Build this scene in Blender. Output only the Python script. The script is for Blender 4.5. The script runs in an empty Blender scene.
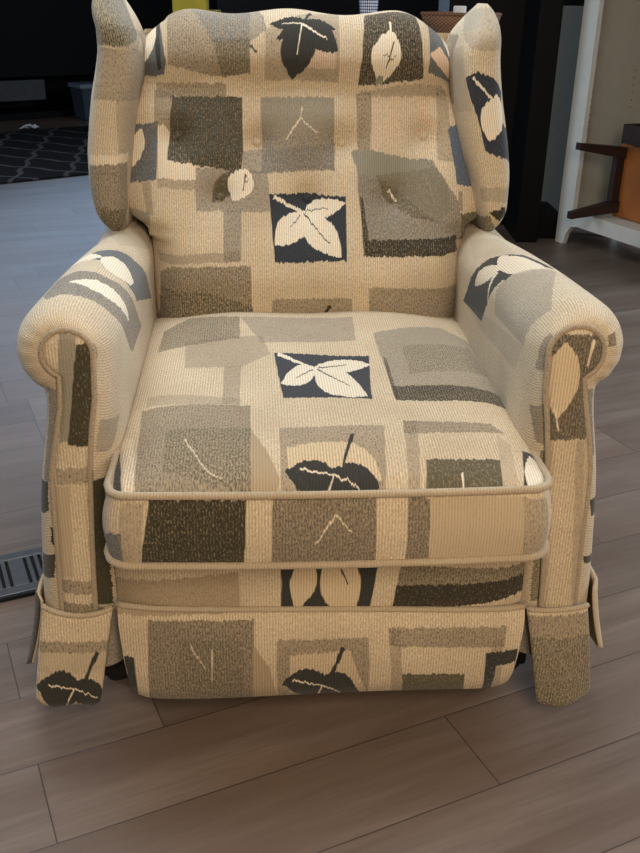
import bpy, bmesh, math, random
from mathutils import Vector, Matrix
random.seed(7)
sc = bpy.context.scene
COL = sc.collection
R = math.radians
pi = math.pi

# ------------------------------------------------------------------ helpers
def srgb(r, g, b):
    def f(c):
        c /= 255.0
        return c / 12.92 if c <= .04045 else ((c + .055) / 1.055) ** 2.4
    return (f(r), f(g), f(b), 1.0)

def thing(name, label, cat, loc=(0, 0, 0), rz=0.0, group=None):
    o = bpy.data.objects.new(name, None)
    o.empty_display_size = .1
    COL.objects.link(o)
    o.location = loc
    o.rotation_euler = (0, 0, rz)
    o['label'] = label
    o['category'] = cat
    if group:
        o['group'] = group
    return o

class MB:
    """collects vertices, faces and a UV per vertex, then links ONE mesh object"""
    def __init__(s):
        s.v, s.f, s.uv = [], [], []
    def add(s, p, uv=(0, 0)):
        s.v.append(tuple(p)); s.uv.append(tuple(uv)); return len(s.v) - 1
    def rings(s, rings, uvs=None, closed=False, cap0=False, cap1=False, flip=False):
        base = []
        for i, r in enumerate(rings):
            base.append([s.add(p, uvs[i][j] if uvs else (0, 0)) for j, p in enumerate(r)])
        n = len(rings[0])
        for i in range(len(rings) - 1):
            for j in range(n if closed else n - 1):
                k = (j + 1) % n
                q = [base[i][j], base[i][k], base[i + 1][k], base[i + 1][j]]
                s.f.append(q[::-1] if flip else q)
        if cap0:
            s.f.append(base[0] if flip else base[0][::-1])
        if cap1:
            s.f.append(base[-1][::-1] if flip else base[-1])
        return base
    def tube(s, pts, r, n=8, closed=False, uvscale=1.0):
        pts = [Vector(p) for p in pts]
        N = len(pts)
        rings, uvs = [], []
        up = Vector((0.13, 0.21, 0.97)); L = 0
        nrm = None
        for i, p in enumerate(pts):
            a = pts[(i - 1) % N] if (closed or i > 0) else pts[0]
            b = pts[(i + 1) % N] if (closed or i < N - 1) else pts[-1]
            t = (b - a)
            t = t.normalized() if t.length > 1e-9 else Vector((0, 0, 1))
            if nrm is None:
                nrm = t.cross(up)
                if nrm.length < .1: nrm = t.cross(Vector((1, 0, 0)))
            nrm = (nrm - t * nrm.dot(t)).normalized()
            bi = t.cross(nrm)
            rr = r(i / max(1, N - 1)) if callable(r) else r
            rings.append([p + (nrm * math.cos(q) + bi * math.sin(q)) * rr for q in [2 * pi * k / n for k in range(n)]])
            if i: L += (p - pts[i - 1]).length
            uvs.append([(L, 2 * pi * rr * k / n) for k in range(n)])
        if closed:
            rings.append(rings[0]); uvs.append(uvs[0])
        s.rings(rings, uvs, closed=True, cap0=not closed, cap1=not closed)
    def box(s, c, d, M=None, b=0.0):
        bm = bmesh.new()
        bmesh.ops.create_cube(bm, size=1)
        for v in bm.verts:
            v.co = Vector((v.co.x * d[0], v.co.y * d[1], v.co.z * d[2]))
        if b > 0:
            bmesh.ops.bevel(bm, geom=bm.edges[:], offset=min(b, min(d) * .45), segments=2, profile=.5, affect='EDGES')
        off = len(s.v)
        for v in bm.verts:
            p = v.co + Vector(c)
            if M is not None: p = M @ p
            s.add(p, (p.x, p.z))
        bm.verts.index_update()
        for f in bm.faces:
            s.f.append([off + v.index for v in f.verts])
        bm.free()
    def build(s, name, mat, parent=None, smooth=True, kind=None, label=None, recalc=True, sharp=None):
        me = bpy.data.meshes.new(name)
        me.from_pydata(s.v, [], s.f)
        uvl = me.uv_layers.new(name='UVMap')
        for li, l in enumerate(me.loops):
            uvl.data[li].uv = s.uv[l.vertex_index]
        if recalc:
            bm = bmesh.new(); bm.from_mesh(me)
            bmesh.ops.recalc_face_normals(bm, faces=bm.faces[:])
            bm.to_mesh(me); bm.free()
        if smooth:
            me.polygons.foreach_set('use_smooth', [True] * len(me.polygons))
            if sharp is not None:
                me.set_sharp_from_angle(angle=R(sharp))
        me.materials.append(mat)
        o = bpy.data.objects.new(name, me)
        COL.objects.link(o)
        if parent is not None: o.parent = parent
        if kind: o['kind'] = kind
        if label: o['label'] = label
        return o

def tag(o, label, cat, group=None):
    o['label'] = label; o['category'] = cat
    if group: o['group'] = group
    return o

def lerp(a, b, t): return a + (b - a) * t
def interp(x, tab):
    """piecewise smooth (monotone-ish) interpolation in a table of (x, y...) rows sorted by x"""
    if x <= tab[0][0]: return tab[0][1:]
    if x >= tab[-1][0]: return tab[-1][1:]
    for i in range(len(tab) - 1):
        if tab[i][0] <= x <= tab[i + 1][0]:
            x0, x1 = tab[i][0], tab[i + 1][0]
            h = x1 - x0; t = (x - x0) / h
            out = []
            for k in range(1, len(tab[i])):
                y0, y1 = tab[i][k], tab[i + 1][k]
                d = (y1 - y0) / h
                dm = (y0 - tab[i - 1][k]) / (x0 - tab[i - 1][0]) if i > 0 else d
                dp = (tab[i + 2][k] - y1) / (tab[i + 2][0] - x1) if i + 2 < len(tab) else d
                m0 = 0 if dm * d <= 0 else 2 * dm * d / (dm + d)
                m1 = 0 if dp * d <= 0 else 2 * dp * d / (dp + d)
                if i == 0: m0 = d
                if i + 2 >= len(tab): m1 = d
                t2, t3 = t * t, t * t * t
                out.append((2*t3-3*t2+1)*y0 + (t3-2*t2+t)*h*m0 + (-2*t3+3*t2)*y1 + (t3-t2)*h*m1)
            return tuple(out)

# ------------------------------------------------------------------ node helpers
class NT:
    def __init__(s, name):
        s.m = bpy.data.materials.new(name); s.m.use_nodes = True
        s.t = s.m.node_tree; s.t.nodes.clear()
    def n(s, typ, **kw):
        x = s.t.nodes.new(typ)
        for k, v in kw.items(): setattr(x, k, v)
        return x
    def set(s, sock, v):
        if hasattr(v, 'is_output') or isinstance(v, bpy.types.NodeSocket): s.t.links.new(v, sock)
        else: sock.default_value = v
    def math(s, op, a, b=None, c=None, clamp=False):
        x = s.n('ShaderNodeMath', operation=op); x.use_clamp = clamp
        s.set(x.inputs[0], a)
        if b is not None: s.set(x.inputs[1], b)
        if c is not None: s.set(x.inputs[2], c)
        return x.outputs[0]
    def vmath(s, op, a, b=None, out=0):
        x = s.n('ShaderNodeVectorMath', operation=op)
        s.set(x.inputs[0], a)
        if b is not None: s.set(x.inputs[1], b)
        return x.outputs['Value'] if op in ('DOT_PRODUCT', 'LENGTH', 'DISTANCE') else x.outputs[0]
    def mapr(s, v, a, b, c=0.0, d=1.0, smooth=False):
        x = s.n('ShaderNodeMapRange'); x.clamp = True
        if smooth: x.interpolation_type = 'SMOOTHSTEP'
        s.set(x.inputs[0], v)
        for i, q in enumerate((a, b, c, d)): s.set(x.inputs[i + 1], q)
        return x.outputs[0]
    def mix(s, f, a, b, blend='MIX'):
        x = s.n('ShaderNodeMix', data_type='RGBA', blend_type=blend); x.clamp_factor = True
        s.set(x.inputs[0], f); s.set(x.inputs[6], a); s.set(x.inputs[7], b)
        return x.outputs[2]
    def noise(s, vec, scale, detail=2.0, rough=.5, dist=0.0, dim='3D'):
        x = s.n('ShaderNodeTexNoise', noise_dimensions=dim)
        s.set(x.inputs['Vector'], vec)
        x.inputs['Scale'].default_value = scale; x.inputs['Detail'].default_value = detail
        x.inputs['Roughness'].default_value = rough; x.inputs['Distortion'].default_value = dist
        return x
    def comb(s, x, y, z):
        c = s.n('ShaderNodeCombineXYZ')
        for i, q in enumerate((x, y, z)): s.set(c.inputs[i], q)
        return c.outputs[0]
    def sep(s, v):
        c = s.n('ShaderNodeSeparateXYZ'); s.set(c.inputs[0], v); return c.outputs
    def out(s, color, rough=.6, metal=0.0, bump=None, strength=.3, dist=.01, spec=.5, sheen=None, normal=None, extra=None):
        b = s.n('ShaderNodeBsdfPrincipled')
        s.set(b.inputs['Base Color'], color); s.set(b.inputs['Roughness'], rough); s.set(b.inputs['Metallic'], metal)
        b.inputs['Specular IOR Level'].default_value = spec
        if sheen: b.inputs['Sheen Weight'].default_value = sheen; b.inputs['Sheen Roughness'].default_value = .5
        if extra:
            for k, v in extra.items(): s.set(b.inputs[k], v)
        if bump is not None:
            q = s.n('ShaderNodeBump'); q.inputs['Strength'].default_value = strength; q.inputs['Distance'].default_value = dist
            s.set(q.inputs['Height'], bump); s.t.links.new(q.outputs[0], b.inputs['Normal'])
        o = s.n('ShaderNodeOutputMaterial'); s.t.links.new(b.outputs[0], o.inputs[0])
        return s.m

def simple(name, col, rough=.6, metal=0.0, var=.12, scale=18.0, spec=.5, bump=0.0, extra=None):
    """plain surface with a little procedural variation"""
    t = NT(name)
    tc = t.n('ShaderNodeTexCoord')
    nz = t.noise(tc.outputs['Object'], scale, 4.0)
    f = t.mapr(nz.outputs['Fac'], .3, .7, 1 - var, 1 + var)
    c = t.mix(1.0, col, t.comb(f, f, f), 'MULTIPLY')
    return t.out(c, rough, metal, bump=nz.outputs['Fac'] if bump else None, strength=bump, dist=.004, spec=spec, extra=extra)
# ------------------------------------------------------------------ woven upholstery
# Every patch of the weave is given in the surface coordinates (metres) of the part it is woven into.
YARN = {
    'cream':  srgb(234, 221, 197), 'tan': srgb(208, 188, 155), 'sand': srgb(172, 153, 124),
    'taupe':  srgb(99, 91, 79),  'olive': srgb(92, 87, 68),  'slate': srgb(98, 102, 104),
    'dark':   srgb(58, 54, 43),    'char': srgb(58, 58, 55),   'navy': srgb(56, 61, 68),
    'moss':   srgb(68, 64, 48),    'sage': srgb(142, 138, 122), 'white': srgb(230, 219, 197),
    'rose':   srgb(220, 192, 166), 'grey': srgb(106, 105, 101), 'pale': srgb(226, 210, 184), 'blue': srgb(86, 98, 116),
}
def fabric(name, shapes, rib=.0042, base='tan'):
    t = NT(name)
    uvn = t.n('ShaderNodeUVMap', uv_map='UVMap')
    uv = uvn.outputs[0]
    # fibre noise: short dashes along the ribs
    st = t.vmath('MULTIPLY', uv, (1 / .0022, 1 / .0050, 1.0))
    nz = t.noise(st, 1.0, 4.0, .7, .4)
    N = t.mapr(nz.outputs['Fac'], .28, .72)
    u = t.sep(uv)
    ribh = t.math('MULTIPLY_ADD', t.math('SINE', t.math('MULTIPLY', u[0], 2 * pi / rib)), .5, .5)
    M = t.math('ADD', t.math('MULTIPLY', N, .8), t.math('MULTIPLY', ribh, .2))
    big = t.noise(uv, 9.0, 3.0).outputs['Fac']
    # ragged yarn edges
    sx = t.vmath('MULTIPLY', uv, (1 / .0042, 1 / .05, 1.0))
    ny = t.noise(sx, 1.0, 1.0)
    d = t.vmath('SUBTRACT', ny.outputs['Color'], (.5, .5, .5))
    d = t.vmath('MULTIPLY', d, (.004, .012, 0.0))
    P = t.vmath('ADD', uv, d)
    P = t.vmath('ADD', t.vmath('MULTIPLY', P, (1, 1, 0)), (0, 0, 1))
    col = t.mix(t.mapr(N, .1, .9), YARN['sand'], YARN['cream'])
    col = t.mix(.4, col, YARN[base])
    col = t.mix(t.mapr(big, .35, .65, 0, .35), col, YARN['sand'])
    for s in shapes:
        kind, yarn, dens = s[0], s[1], s[2]
        if kind == 'P':                      # convex polygon, flat list of (u, v)
            pts = [(s[3][i], s[3][i + 1]) for i in range(0, len(s[3]), 2)]
            A = sum(pts[i][0] * pts[(i + 1) % len(pts)][1] - pts[(i + 1) % len(pts)][0] * pts[i][1] for i in range(len(pts)))
            if A < 0: pts = pts[::-1]
            m = None
            for i in range(len(pts)):
                (x0, y0), (x1, y1) = pts[i], pts[(i + 1) % len(pts)]
                l = math.hypot(x1 - x0, y1 - y0)
                if l < 1e-5: continue
                nx, ny_ = -(y1 - y0) / l, (x1 - x0) / l
                e = t.vmath('DOT_PRODUCT', P, (nx, ny_, -(nx * x0 + ny_ * y0)))
                m = e if m is None else t.math('MINIMUM', m, e)
            m = t.mapr(m, -.0007, .0007)
        else:                                # 'L' leaf lobe: base, tip, side point at half length
            bx, by, tx, ty, qx, qy = s[3]
            ax, ay = tx - bx, ty - by
            mx, my = qx - (bx + tx) / 2, qy - (by + ty) / 2
            det = ax * my - ay * mx
            if abs(det) < 1e-9: continue
            # x along (0..1), y across (1 = half width)
            r1 = (my / det, -mx / det); r2 = (-ay / det, ax / det)
            X = t.vmath('DOT_PRODUCT', P, (r1[0], r1[1], -(r1[0] * bx + r1[1] * by)))
            Y = t.vmath('DOT_PRODUCT', P, (r2[0], r2[1], -(r2[0] * bx + r2[1] * by)))
            w = t.math('MULTIPLY', X, t.math('SUBTRACT', 1.0, X))
            w = t.math('MULTIPLY', w, t.math('MAXIMUM', t.math('MULTIPLY_ADD', X, -1.2, 4.6), .5))
            m = t.math('SUBTRACT', w, t.math('ABSOLUTE', Y))
            m = t.mapr(m, -.03, .03)
        if dens < .97:
            k = 1 - dens
            m = t.math('MULTIPLY', m, t.mapr(M, k - .26, k + .26))
        else:
            m = t.math('MULTIPLY', m, t.mapr(M, -.45, .30))
        col = t.mix(m, col, YARN[yarn])
    # ribs
    h = t.math('ADD', t.math('MULTIPLY', ribh, .6), t.math('MULTIPLY', N, .8))
    g = t.mapr(ribh, 0, 1, .76, 1.07)
    g2 = t.math('MULTIPLY', g, t.mapr(N, 0, 1, .86, 1.10))
    col = t.mix(1.0, col, t.comb(g2, g2, g2), 'MULTIPLY')
    return t.out(col, .92, 0, bump=h, strength=.35, dist=.0016, spec=.15, sheen=.12)
PAT = {
 'back': [
  ('P', 'slate', 0.85, [-0.3862, 0.6529, -0.372, 0.6388, -0.2784, 0.6927, -0.268, 0.7033, -0.2926, 0.7278]),
  ('P', 'slate', 0.9, [-0.3055, 0.5362, -0.2629, 0.5425, -0.257, 0.568, -0.2762, 0.7086]),
  ('P', 'char', 0.9, [-0.2833, 0.6965, -0.2738, 0.5525, -0.2657, 0.5527, -0.2703, 0.682]),
  ('L', 'cream', 1, [-0.2795, 0.6783, -0.3006, 0.5774, -0.3001, 0.6434]),
  ('P', 'taupe', 0.5, [-0.2561, 0.7002, -0.2537, 0.5618, -0.1647, 0.5401, -0.1032, 0.5487, -0.1022, 0.7068]),
  ('P', 'slate', 0.5, [-0.2132, 0.6833, -0.1715, 0.6044, -0.1023, 0.6077, -0.071, 0.6256, -0.087, 0.7014]),
  ('P', 'olive', 0.55, [-0.1697, 0.6084, -0.1554, 0.5403, -0.1032, 0.5487, -0.1022, 0.6135]),
  ('P', 'sage', 0.9, [-0.137, 0.6883, -0.1212, 0.6185, -0.1197, 0.6191, -0.1343, 0.6906]),
  ('P', 'sage', 0.9, [-0.1282, 0.624, -0.1272, 0.6225, -0.1011, 0.6484, -0.1028, 0.6521]),
  ('P', 'taupe', 0.9, [-0.1045, 0.6005, -0.0911, 0.5842, -0.0885, 0.586, -0.1002, 0.6036]),
  ('P', 'taupe', 0.42, [-0.0755, 0.5359, 0.0613, 0.5339, 0.0638, 0.6987, -0.0746, 0.6261]),
  ('P', 'rose', 0.5, [-0.0032, 0.5582, 0.0561, 0.5605, 0.0554, 0.5902, 0.0038, 0.593]),
  ('L', 'char', 1, [-0.0045, 0.6424, -0.025, 0.5363, -0.0461, 0.5918]),
  ('L', 'char', 1, [0.0119, 0.6383, -0.0672, 0.6358, -0.0273, 0.6521]),
  ('L', 'char', 1, [-0.0099, 0.6468, 0.0591, 0.5904, 0.0086, 0.597]),
  ('L', 'char', 1, [-0.0008, 0.6457, 0.0563, 0.6347, 0.0242, 0.6266]),
  ('L', 'char', 1, [-0.0047, 0.6375, -0.0548, 0.6055, -0.0353, 0.6293]),
  ('P', 'char', 1, [-0.0059, 0.6387, -0.0034, 0.6364, 0.0135, 0.6705, 0.0095, 0.6784]),
  ('P', 'cream', 1, [-0.0076, 0.635, 0.0384, 0.6121, 0.0397, 0.6144, -0.0054, 0.6396]),
  ('P', 'cream', 1, [-0.0173, 0.5819, -0.0156, 0.5817, -0.0051, 0.6371, -0.008, 0.6374]),
  ('P', 'cream', 1, [-0.0433, 0.6347, -0.0066, 0.6359, -0.0065, 0.6387, -0.0433, 0.6364]),
  ('P', 'dark', 0.72, [0.0994, 0.5269, 0.2233, 0.5384, 0.2094, 0.6825, 0.1114, 0.6798]),
  ('L', 'cream', 1, [0.1579, 0.6267, 0.1393, 0.5307, 0.1217, 0.5857]),
  ('P', 'cream', 1, [0.1553, 0.6453, 0.1565, 0.6189, 0.1588, 0.619, 0.159, 0.6451]),
  ('P', 'dark', 1, [0.1489, 0.5602, 0.1506, 0.5596, 0.1643, 0.6038, 0.1616, 0.6047]),
  ('P', 'dark', 1, [0.1424, 0.584, 0.1555, 0.5797, 0.156, 0.5817, 0.1427, 0.5852]),
  ('P', 'dark', 1, [0.1518, 0.5714, 0.1532, 0.5697, 0.1674, 0.58, 0.1666, 0.5809]),
  ('L', 'sage', 1, [0.1458, 0.5452, 0.1337, 0.5289, 0.1335, 0.5415]),
  ('P', 'slate', 0.85, [0.2307, 0.5545, 0.2817, 0.531, 0.284, 0.661, 0.2339, 0.6871]),
  ('P', 'rose', 0.95, [0.2321, 0.5911, 0.2782, 0.5371, 0.2737, 0.5857, 0.2546, 0.6175]),
  ('P', 'cream', 1, [0.2617, 0.6713, 0.2693, 0.6215, 0.2743, 0.598, 0.2826, 0.67]),
  ('P', 'taupe', 0.5, [-0.2794, 0.5289, -0.2792, 0.5027, -0.1487, 0.5046, -0.1483, 0.5296]),
  ('P', 'taupe', 0.48, [-0.2836, 0.4571, -0.2515, 0.3792, -0.2456, 0.5123, -0.2832, 0.515]),
  ('P', 'pale', 1, [-0.2783, 0.4497, -0.2782, 0.3546, -0.2071, 0.35, -0.2049, 0.3742, -0.2672, 0.4533]),
  ('P', 'moss', 0.76, [-0.261, 0.3879, -0.1227, 0.365, -0.1184, 0.4066, -0.1189, 0.5048, -0.2492, 0.5052]),
  ('P', 'slate', 0.25, [-0.261, 0.3879, -0.1184, 0.4066, -0.1189, 0.5048, -0.2492, 0.5052]),
  ('P', 'grey', 0.55, [-0.0833, 0.5052, -0.0831, 0.3679, 0.055, 0.3718, 0.0536, 0.5071]),
  ('P', 'sage', 0.5, [-0.0833, 0.5052, -0.0822, 0.4395, 0.0536, 0.4493, 0.0536, 0.5071]),
  ('P', 'grey', 0.5, [-0.1222, 0.4032, -0.1189, 0.3633, 0.055, 0.3718, 0.0565, 0.4216]),
  ('P', 'pale', 0.8, [-0.0382, 0.4278, -0.0365, 0.4267, -0.0095, 0.4675, -0.0124, 0.4692]),
  ('P', 'pale', 0.8, [-0.0119, 0.4673, 0.0224, 0.4382, 0.0235, 0.4395, -0.01, 0.4694]),
  ('P', 'pale', 0.7, [-0.0117, 0.4686, -0.0101, 0.4681, -0.0038, 0.4864, -0.0065, 0.4871]),
  ('P', 'taupe', 0.4, [-0.2804, 0.3378, -0.2075, 0.333, -0.2071, 0.3519, -0.2802, 0.3545]),
  ('P', 'grey', 0.5, [-0.2086, 0.3742, -0.208, 0.292, -0.069, 0.2934, -0.0719, 0.3681]),
  ('P', 'grey', 0.5, [-0.1578, 0.2934, -0.1565, 0.1998, -0.1246, 0.2001, -0.1236, 0.296]),
  ('P', 'taupe', 0.42, [-0.2876, 0.2059, -0.2813, 0.1896, -0.1265, 0.2019, -0.1262, 0.2203]),
  ('L', 'olive', 0.75, [-0.1245, 0.3705, -0.1785, 0.3078, -0.1668, 0.3529]),
  ('L', 'cream', 1, [-0.1113, 0.3745, -0.1386, 0.3109, -0.1474, 0.3519]),
  ('P', 'olive', 1, [-0.1202, 0.3335, -0.1184, 0.3333, -0.1118, 0.3633, -0.1148, 0.3637]),
  ('P', 'olive', 1, [-0.1181, 0.3454, -0.1164, 0.3441, -0.1072, 0.3559, -0.1082, 0.3567]),
  ('P', 'slate', 0.75, [-0.3431, 0.3394, -0.2821, 0.3506, -0.2761, 0.4571, -0.3251, 0.4506, -0.3332, 0.4014]),
  ('P', 'blue', 0.35, [-0.3431, 0.3394, -0.2821, 0.3506, -0.2761, 0.4571, -0.3251, 0.4506, -0.3332, 0.4014]),
  ('L', 'cream', 1, [-0.3071, 0.4449, -0.3364, 0.3631, -0.3364, 0.407]),
  ('P', 'taupe', 0.42, [-0.3098, 0.3425, -0.3013, 0.2843, -0.2874, 0.2842, -0.2939, 0.3479]),
  ('P', 'sage', 0.6, [-0.3495, 0.2907, -0.3475, 0.2573, -0.2979, 0.2574, -0.2951, 0.2892]),
  ('P', 'olive', 0.5, [-0.2923, 0.0468, -0.1039, 0.0787, -0.106, 0.1928, -0.2557, 0.187, -0.2798, 0.1694]),
  ('P', 'taupe', 0.4, [-0.2923, 0.0468, -0.1039, 0.0787, -0.106, 0.1928, -0.2557, 0.187, -0.2798, 0.1694]),
  ('P', 'moss', 0.45, [-0.2923, 0.0468, -0.1039, 0.0787, -0.1033, 0.116, -0.1936, 0.143, -0.2815, 0.1408]),
  ('P', 'navy', 1, [-0.0705, 0.3272, -0.0607, 0.1983, 0.0755, 0.2018, 0.0752, 0.3219]),
  ('L', 'white', 1, [-0.0061, 0.2887, 0.0751, 0.3106, 0.0383, 0.2829]),
  ('L', 'white', 1, [-0.0098, 0.2923, 0.0661, 0.2074, 0.0061, 0.2326]),
  ('L', 'white', 1, [-0.0022, 0.2903, -0.0604, 0.2298, -0.0505, 0.2781]),
  ('L', 'white', 1, [-0.008, 0.2904, -0.0015, 0.2516, -0.0198, 0.2692]),
  ('P', 'white', 1, [-0.063, 0.3182, -0.0073, 0.287, -0.0049, 0.2904, -0.0592, 0.3247]),
  ('P', 'navy', 1, [-0.0053, 0.2862, 0.043, 0.2329, 0.0442, 0.234, -0.0032, 0.2877]),
  ('P', 'navy', 1, [-0.0024, 0.2913, -0.0021, 0.2893, 0.0412, 0.2993, 0.041, 0.3006]),
  ('P', 'navy', 1, [-0.032, 0.2633, -0.0311, 0.2626, -0.0112, 0.285, -0.0127, 0.2861]),
  ('P', 'taupe', 0.5, [0.0956, 0.5144, 0.0989, 0.3908, 0.1216, 0.3875, 0.1241, 0.5164]),
  ('P', 'taupe', 0.42, [0.0995, 0.5162, 0.1258, 0.5074, 0.2766, 0.5077, 0.2615, 0.5284, 0.1952, 0.5308]),
  ('P', 'taupe', 0.42, [0.2514, 0.5231, 0.2529, 0.391, 0.2842, 0.387, 0.2727, 0.5151]),
  ('P', 'rose', 0.35, [0.1237, 0.4097, 0.2528, 0.4488, 0.2511, 0.5086, 0.124, 0.5092]),
  ('P', 'grey', 0.6, [0.0954, 0.3978, 0.0981, 0.3315, 0.1083, 0.2373, 0.304, 0.2309, 0.292, 0.3147, 0.2414, 0.3908]),
  ('P', 'sage', 0.85, [0.0865, 0.4061, 0.0983, 0.3653, 0.1332, 0.357, 0.2444, 0.3728, 0.226, 0.387, 0.1256, 0.4097]),
  ('P', 'olive', 0.55, [0.1331, 0.3609, 0.1546, 0.3079, 0.198, 0.285, 0.2556, 0.27, 0.2795, 0.3059, 0.2674, 0.3465, 0.2445, 0.3764]),
  ('P', 'sage', 0.4, [0.1331, 0.3609, 0.2556, 0.27, 0.2795, 0.3059, 0.2674, 0.3465, 0.2445, 0.3764]),
  ('P', 'pale', 0.8, [0.1555, 0.3299, 0.1725, 0.3069, 0.1752, 0.309, 0.1604, 0.333]),
  ('P', 'sage', 0.9, [0.2308, 0.3496, 0.2468, 0.3044, 0.249, 0.3051, 0.2344, 0.3509]),
  ('P', 'dark', 0.78, [0.1084, 0.241, 0.1118, 0.2092, 0.2977, 0.2078, 0.2918, 0.2421]),
  ('P', 'dark', 0.7, [0.1019, 0.3219, 0.108, 0.2092, 0.1118, 0.2092, 0.1179, 0.2409, 0.1077, 0.3218]),
  ('P', 'blue', 0.85, [0.2735, 0.4494, 0.2899, 0.3454, 0.3328, 0.3326, 0.3289, 0.377, 0.2967, 0.4576]),
  ('P', 'taupe', 0.5, [0.292, 0.33, 0.2942, 0.2914, 0.3029, 0.2904, 0.3027, 0.3291]),
  ('P', 'olive', 0.75, [0.2964, 0.2872, 0.3053, 0.2253, 0.3534, 0.2157, 0.3385, 0.2861]),
  ('P', 'taupe', 0.5, [0.1179, 0.1529, 0.1212, 0.0774, 0.3261, 0.0319, 0.3027, 0.1439]),
  ('P', 'grey', 0.3, [0.1189, 0.1271, 0.1212, 0.0774, 0.3261, 0.0319, 0.3066, 0.113]),
  ('P', 'taupe', 0.5, [-0.0672, 0.0914, 0.0874, 0.0905, 0.086, 0.1313, -0.067, 0.1299]),
  ('P', 'dark', 1, [0.0291, 0.0943, 0.0331, 0.0916, 0.0474, 0.1133, 0.0408, 0.1176]),
 ],
 'seat': [
  ('P', 'moss', 0.5, [-0.2722, 0.3895, -0.1288, 0.4052, -0.13, 0.5193, -0.2247, 0.5481, -0.2704, 0.501]),
  ('P', 'grey', 0.45, [-0.13, 0.5193, -0.0902, 0.3768, 0.0754, 0.3994, 0.0784, 0.5183]),
  ('P', 'taupe', 0.4, [-0.2246, 0.4168, -0.2187, 0.2877, -0.1258, 0.2746, -0.0771, 0.3253, -0.0899, 0.411]),
  ('P', 'taupe', 0.42, [-0.154, 0.2835, -0.153, 0.1247, -0.1258, 0.1237, -0.1258, 0.2789]),
  ('P', 'taupe', 0.36, [-0.2706, 0.1853, -0.27, 0.1464, -0.1256, 0.1083, -0.126, 0.1434]),
  ('P', 'navy', 1, [-0.0703, 0.3296, -0.0602, 0.141, 0.0756, 0.131, 0.0908, 0.3235]),
  ('L', 'white', 1, [-0.0007, 0.2647, -0.0618, 0.1966, -0.037, 0.2677]),
  ('L', 'white', 1, [-0.0076, 0.2595, 0.0707, 0.1434, 0.0204, 0.151]),
  ('L', 'white', 1, [-0.009, 0.2639, 0.0905, 0.2873, 0.0387, 0.2446]),
  ('L', 'white', 1, [-0.0038, 0.2688, 0.0243, 0.1414, -0.0019, 0.1794]),
  ('P', 'white', 1, [-0.0649, 0.3175, -0.0052, 0.2551, -0.0034, 0.2641, -0.0623, 0.3324]),
  ('P', 'navy', 1, [-0.0016, 0.2573, 0.0463, 0.1841, 0.047, 0.187, -0.0004, 0.262]),
  ('P', 'navy', 1, [0.0008, 0.2618, 0.0484, 0.2812, 0.0485, 0.2839, 0.001, 0.2668]),
  ('P', 'navy', 1, [-0.0373, 0.2207, -0.037, 0.2183, -0.0076, 0.2529, -0.0081, 0.257]),
  ('P', 'taupe', 0.52, [-0.2752, 0.1365, -0.263, -0.095, -0.1078, -0.098, -0.1106, 0.1153]),
  ('P', 'olive', 0.45, [-0.2309, 0.0425, -0.2287, -0.0558, -0.1769, -0.0759, -0.1078, -0.0916, -0.109, 0.0334]),
  ('P', 'pale', 0.7, [-0.2038, 0.0072, -0.1712, -0.0604, -0.1702, -0.0596, -0.2022, 0.009]),
  ('P', 'pale', 0.7, [-0.1712, -0.061, -0.1479, -0.0751, -0.1473, -0.0742, -0.1702, -0.0589]),
  ('P', 'char', 0.85, [-0.3123, 0.0981, -0.2922, -0.0817, -0.279, -0.0918, -0.2844, -0.0549, -0.3077, 0.101]),
  ('P', 'pale', 0.6, [-0.3, 0.079, -0.2764, -0.0918, -0.2633, -0.0921, -0.2776, 0.044]),
  ('P', 'sand', 0.8, [-0.1092, -0.0979, -0.076, -0.0988, -0.0702, -0.076, -0.0883, -0.0228, -0.109, 0.0303]),
  ('P', 'taupe', 0.46, [-0.0693, -0.0945, 0.0714, -0.0941, 0.082, 0.0293, -0.0689, 0.0353]),
  ('P', 'tan', 0.75, [-0.0605, -0.0188, -0.0568, -0.0786, 0.0668, -0.0821, 0.0572, -0.0406, 0.032, -0.0124, -0.0181, -0.0075]),
  ('L', 'char', 1, [0.0079, -0.0749, -0.0645, -0.0652, -0.0248, -0.0454]),
  ('L', 'char', 1, [-0.0022, -0.0638, 0.0637, -0.0883, 0.0212, -0.0935]),
  ('L', 'char', 1, [0.0017, -0.0668, -0.0227, -0.0954, -0.0249, -0.0739]),
  ('L', 'char', 1, [0.0031, -0.0667, 0.0255, -0.0959, 0.0028, -0.0884]),
  ('P', 'char', 1, [0.0124, -0.0636, 0.0158, -0.0652, 0.0381, 0.0058, 0.0323, 0.0093]),
  ('P', 'pale', 1, [-0.043, -0.0621, 0.0012, -0.0724, 0.0016, -0.0703, -0.0424, -0.0586]),
  ('P', 'pale', 1, [-0.007, -0.0914, -0.0058, -0.0916, 0.0038, -0.0715, 0.0017, -0.071]),
  ('P', 'pale', 1, [0.002, -0.0725, 0.0389, -0.0905, 0.0397, -0.0897, 0.0035, -0.07]),
  ('P', 'taupe', 0.5, [0.1082, 0.0079, 0.2624, 0.0375, 0.2448, 0.062, 0.1122, 0.0487]),
  ('P', 'taupe', 0.42, [0.1011, -0.0942, 0.1174, -0.0943, 0.1334, 0.052, 0.1122, 0.0487]),
  ('P', 'taupe', 0.3, [0.231, -0.0926, 0.2515, -0.0929, 0.2618, 0.0023, 0.2473, 0.0313]),
  ('P', 'olive', 0.78, [0.1259, -0.0911, 0.2312, -0.0912, 0.2377, -0.0383, 0.1311, -0.0494]),
  ('P', 'pale', 1, [0.1758, -0.07, 0.1764, -0.0915, 0.1789, -0.0913, 0.1801, -0.0693]),
  ('P', 'grey', 0.5, [0.1084, 0.4293, 0.1146, 0.1346, 0.3026, 0.2028, 0.3009, 0.433, 0.2388, 0.4889]),
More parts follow.
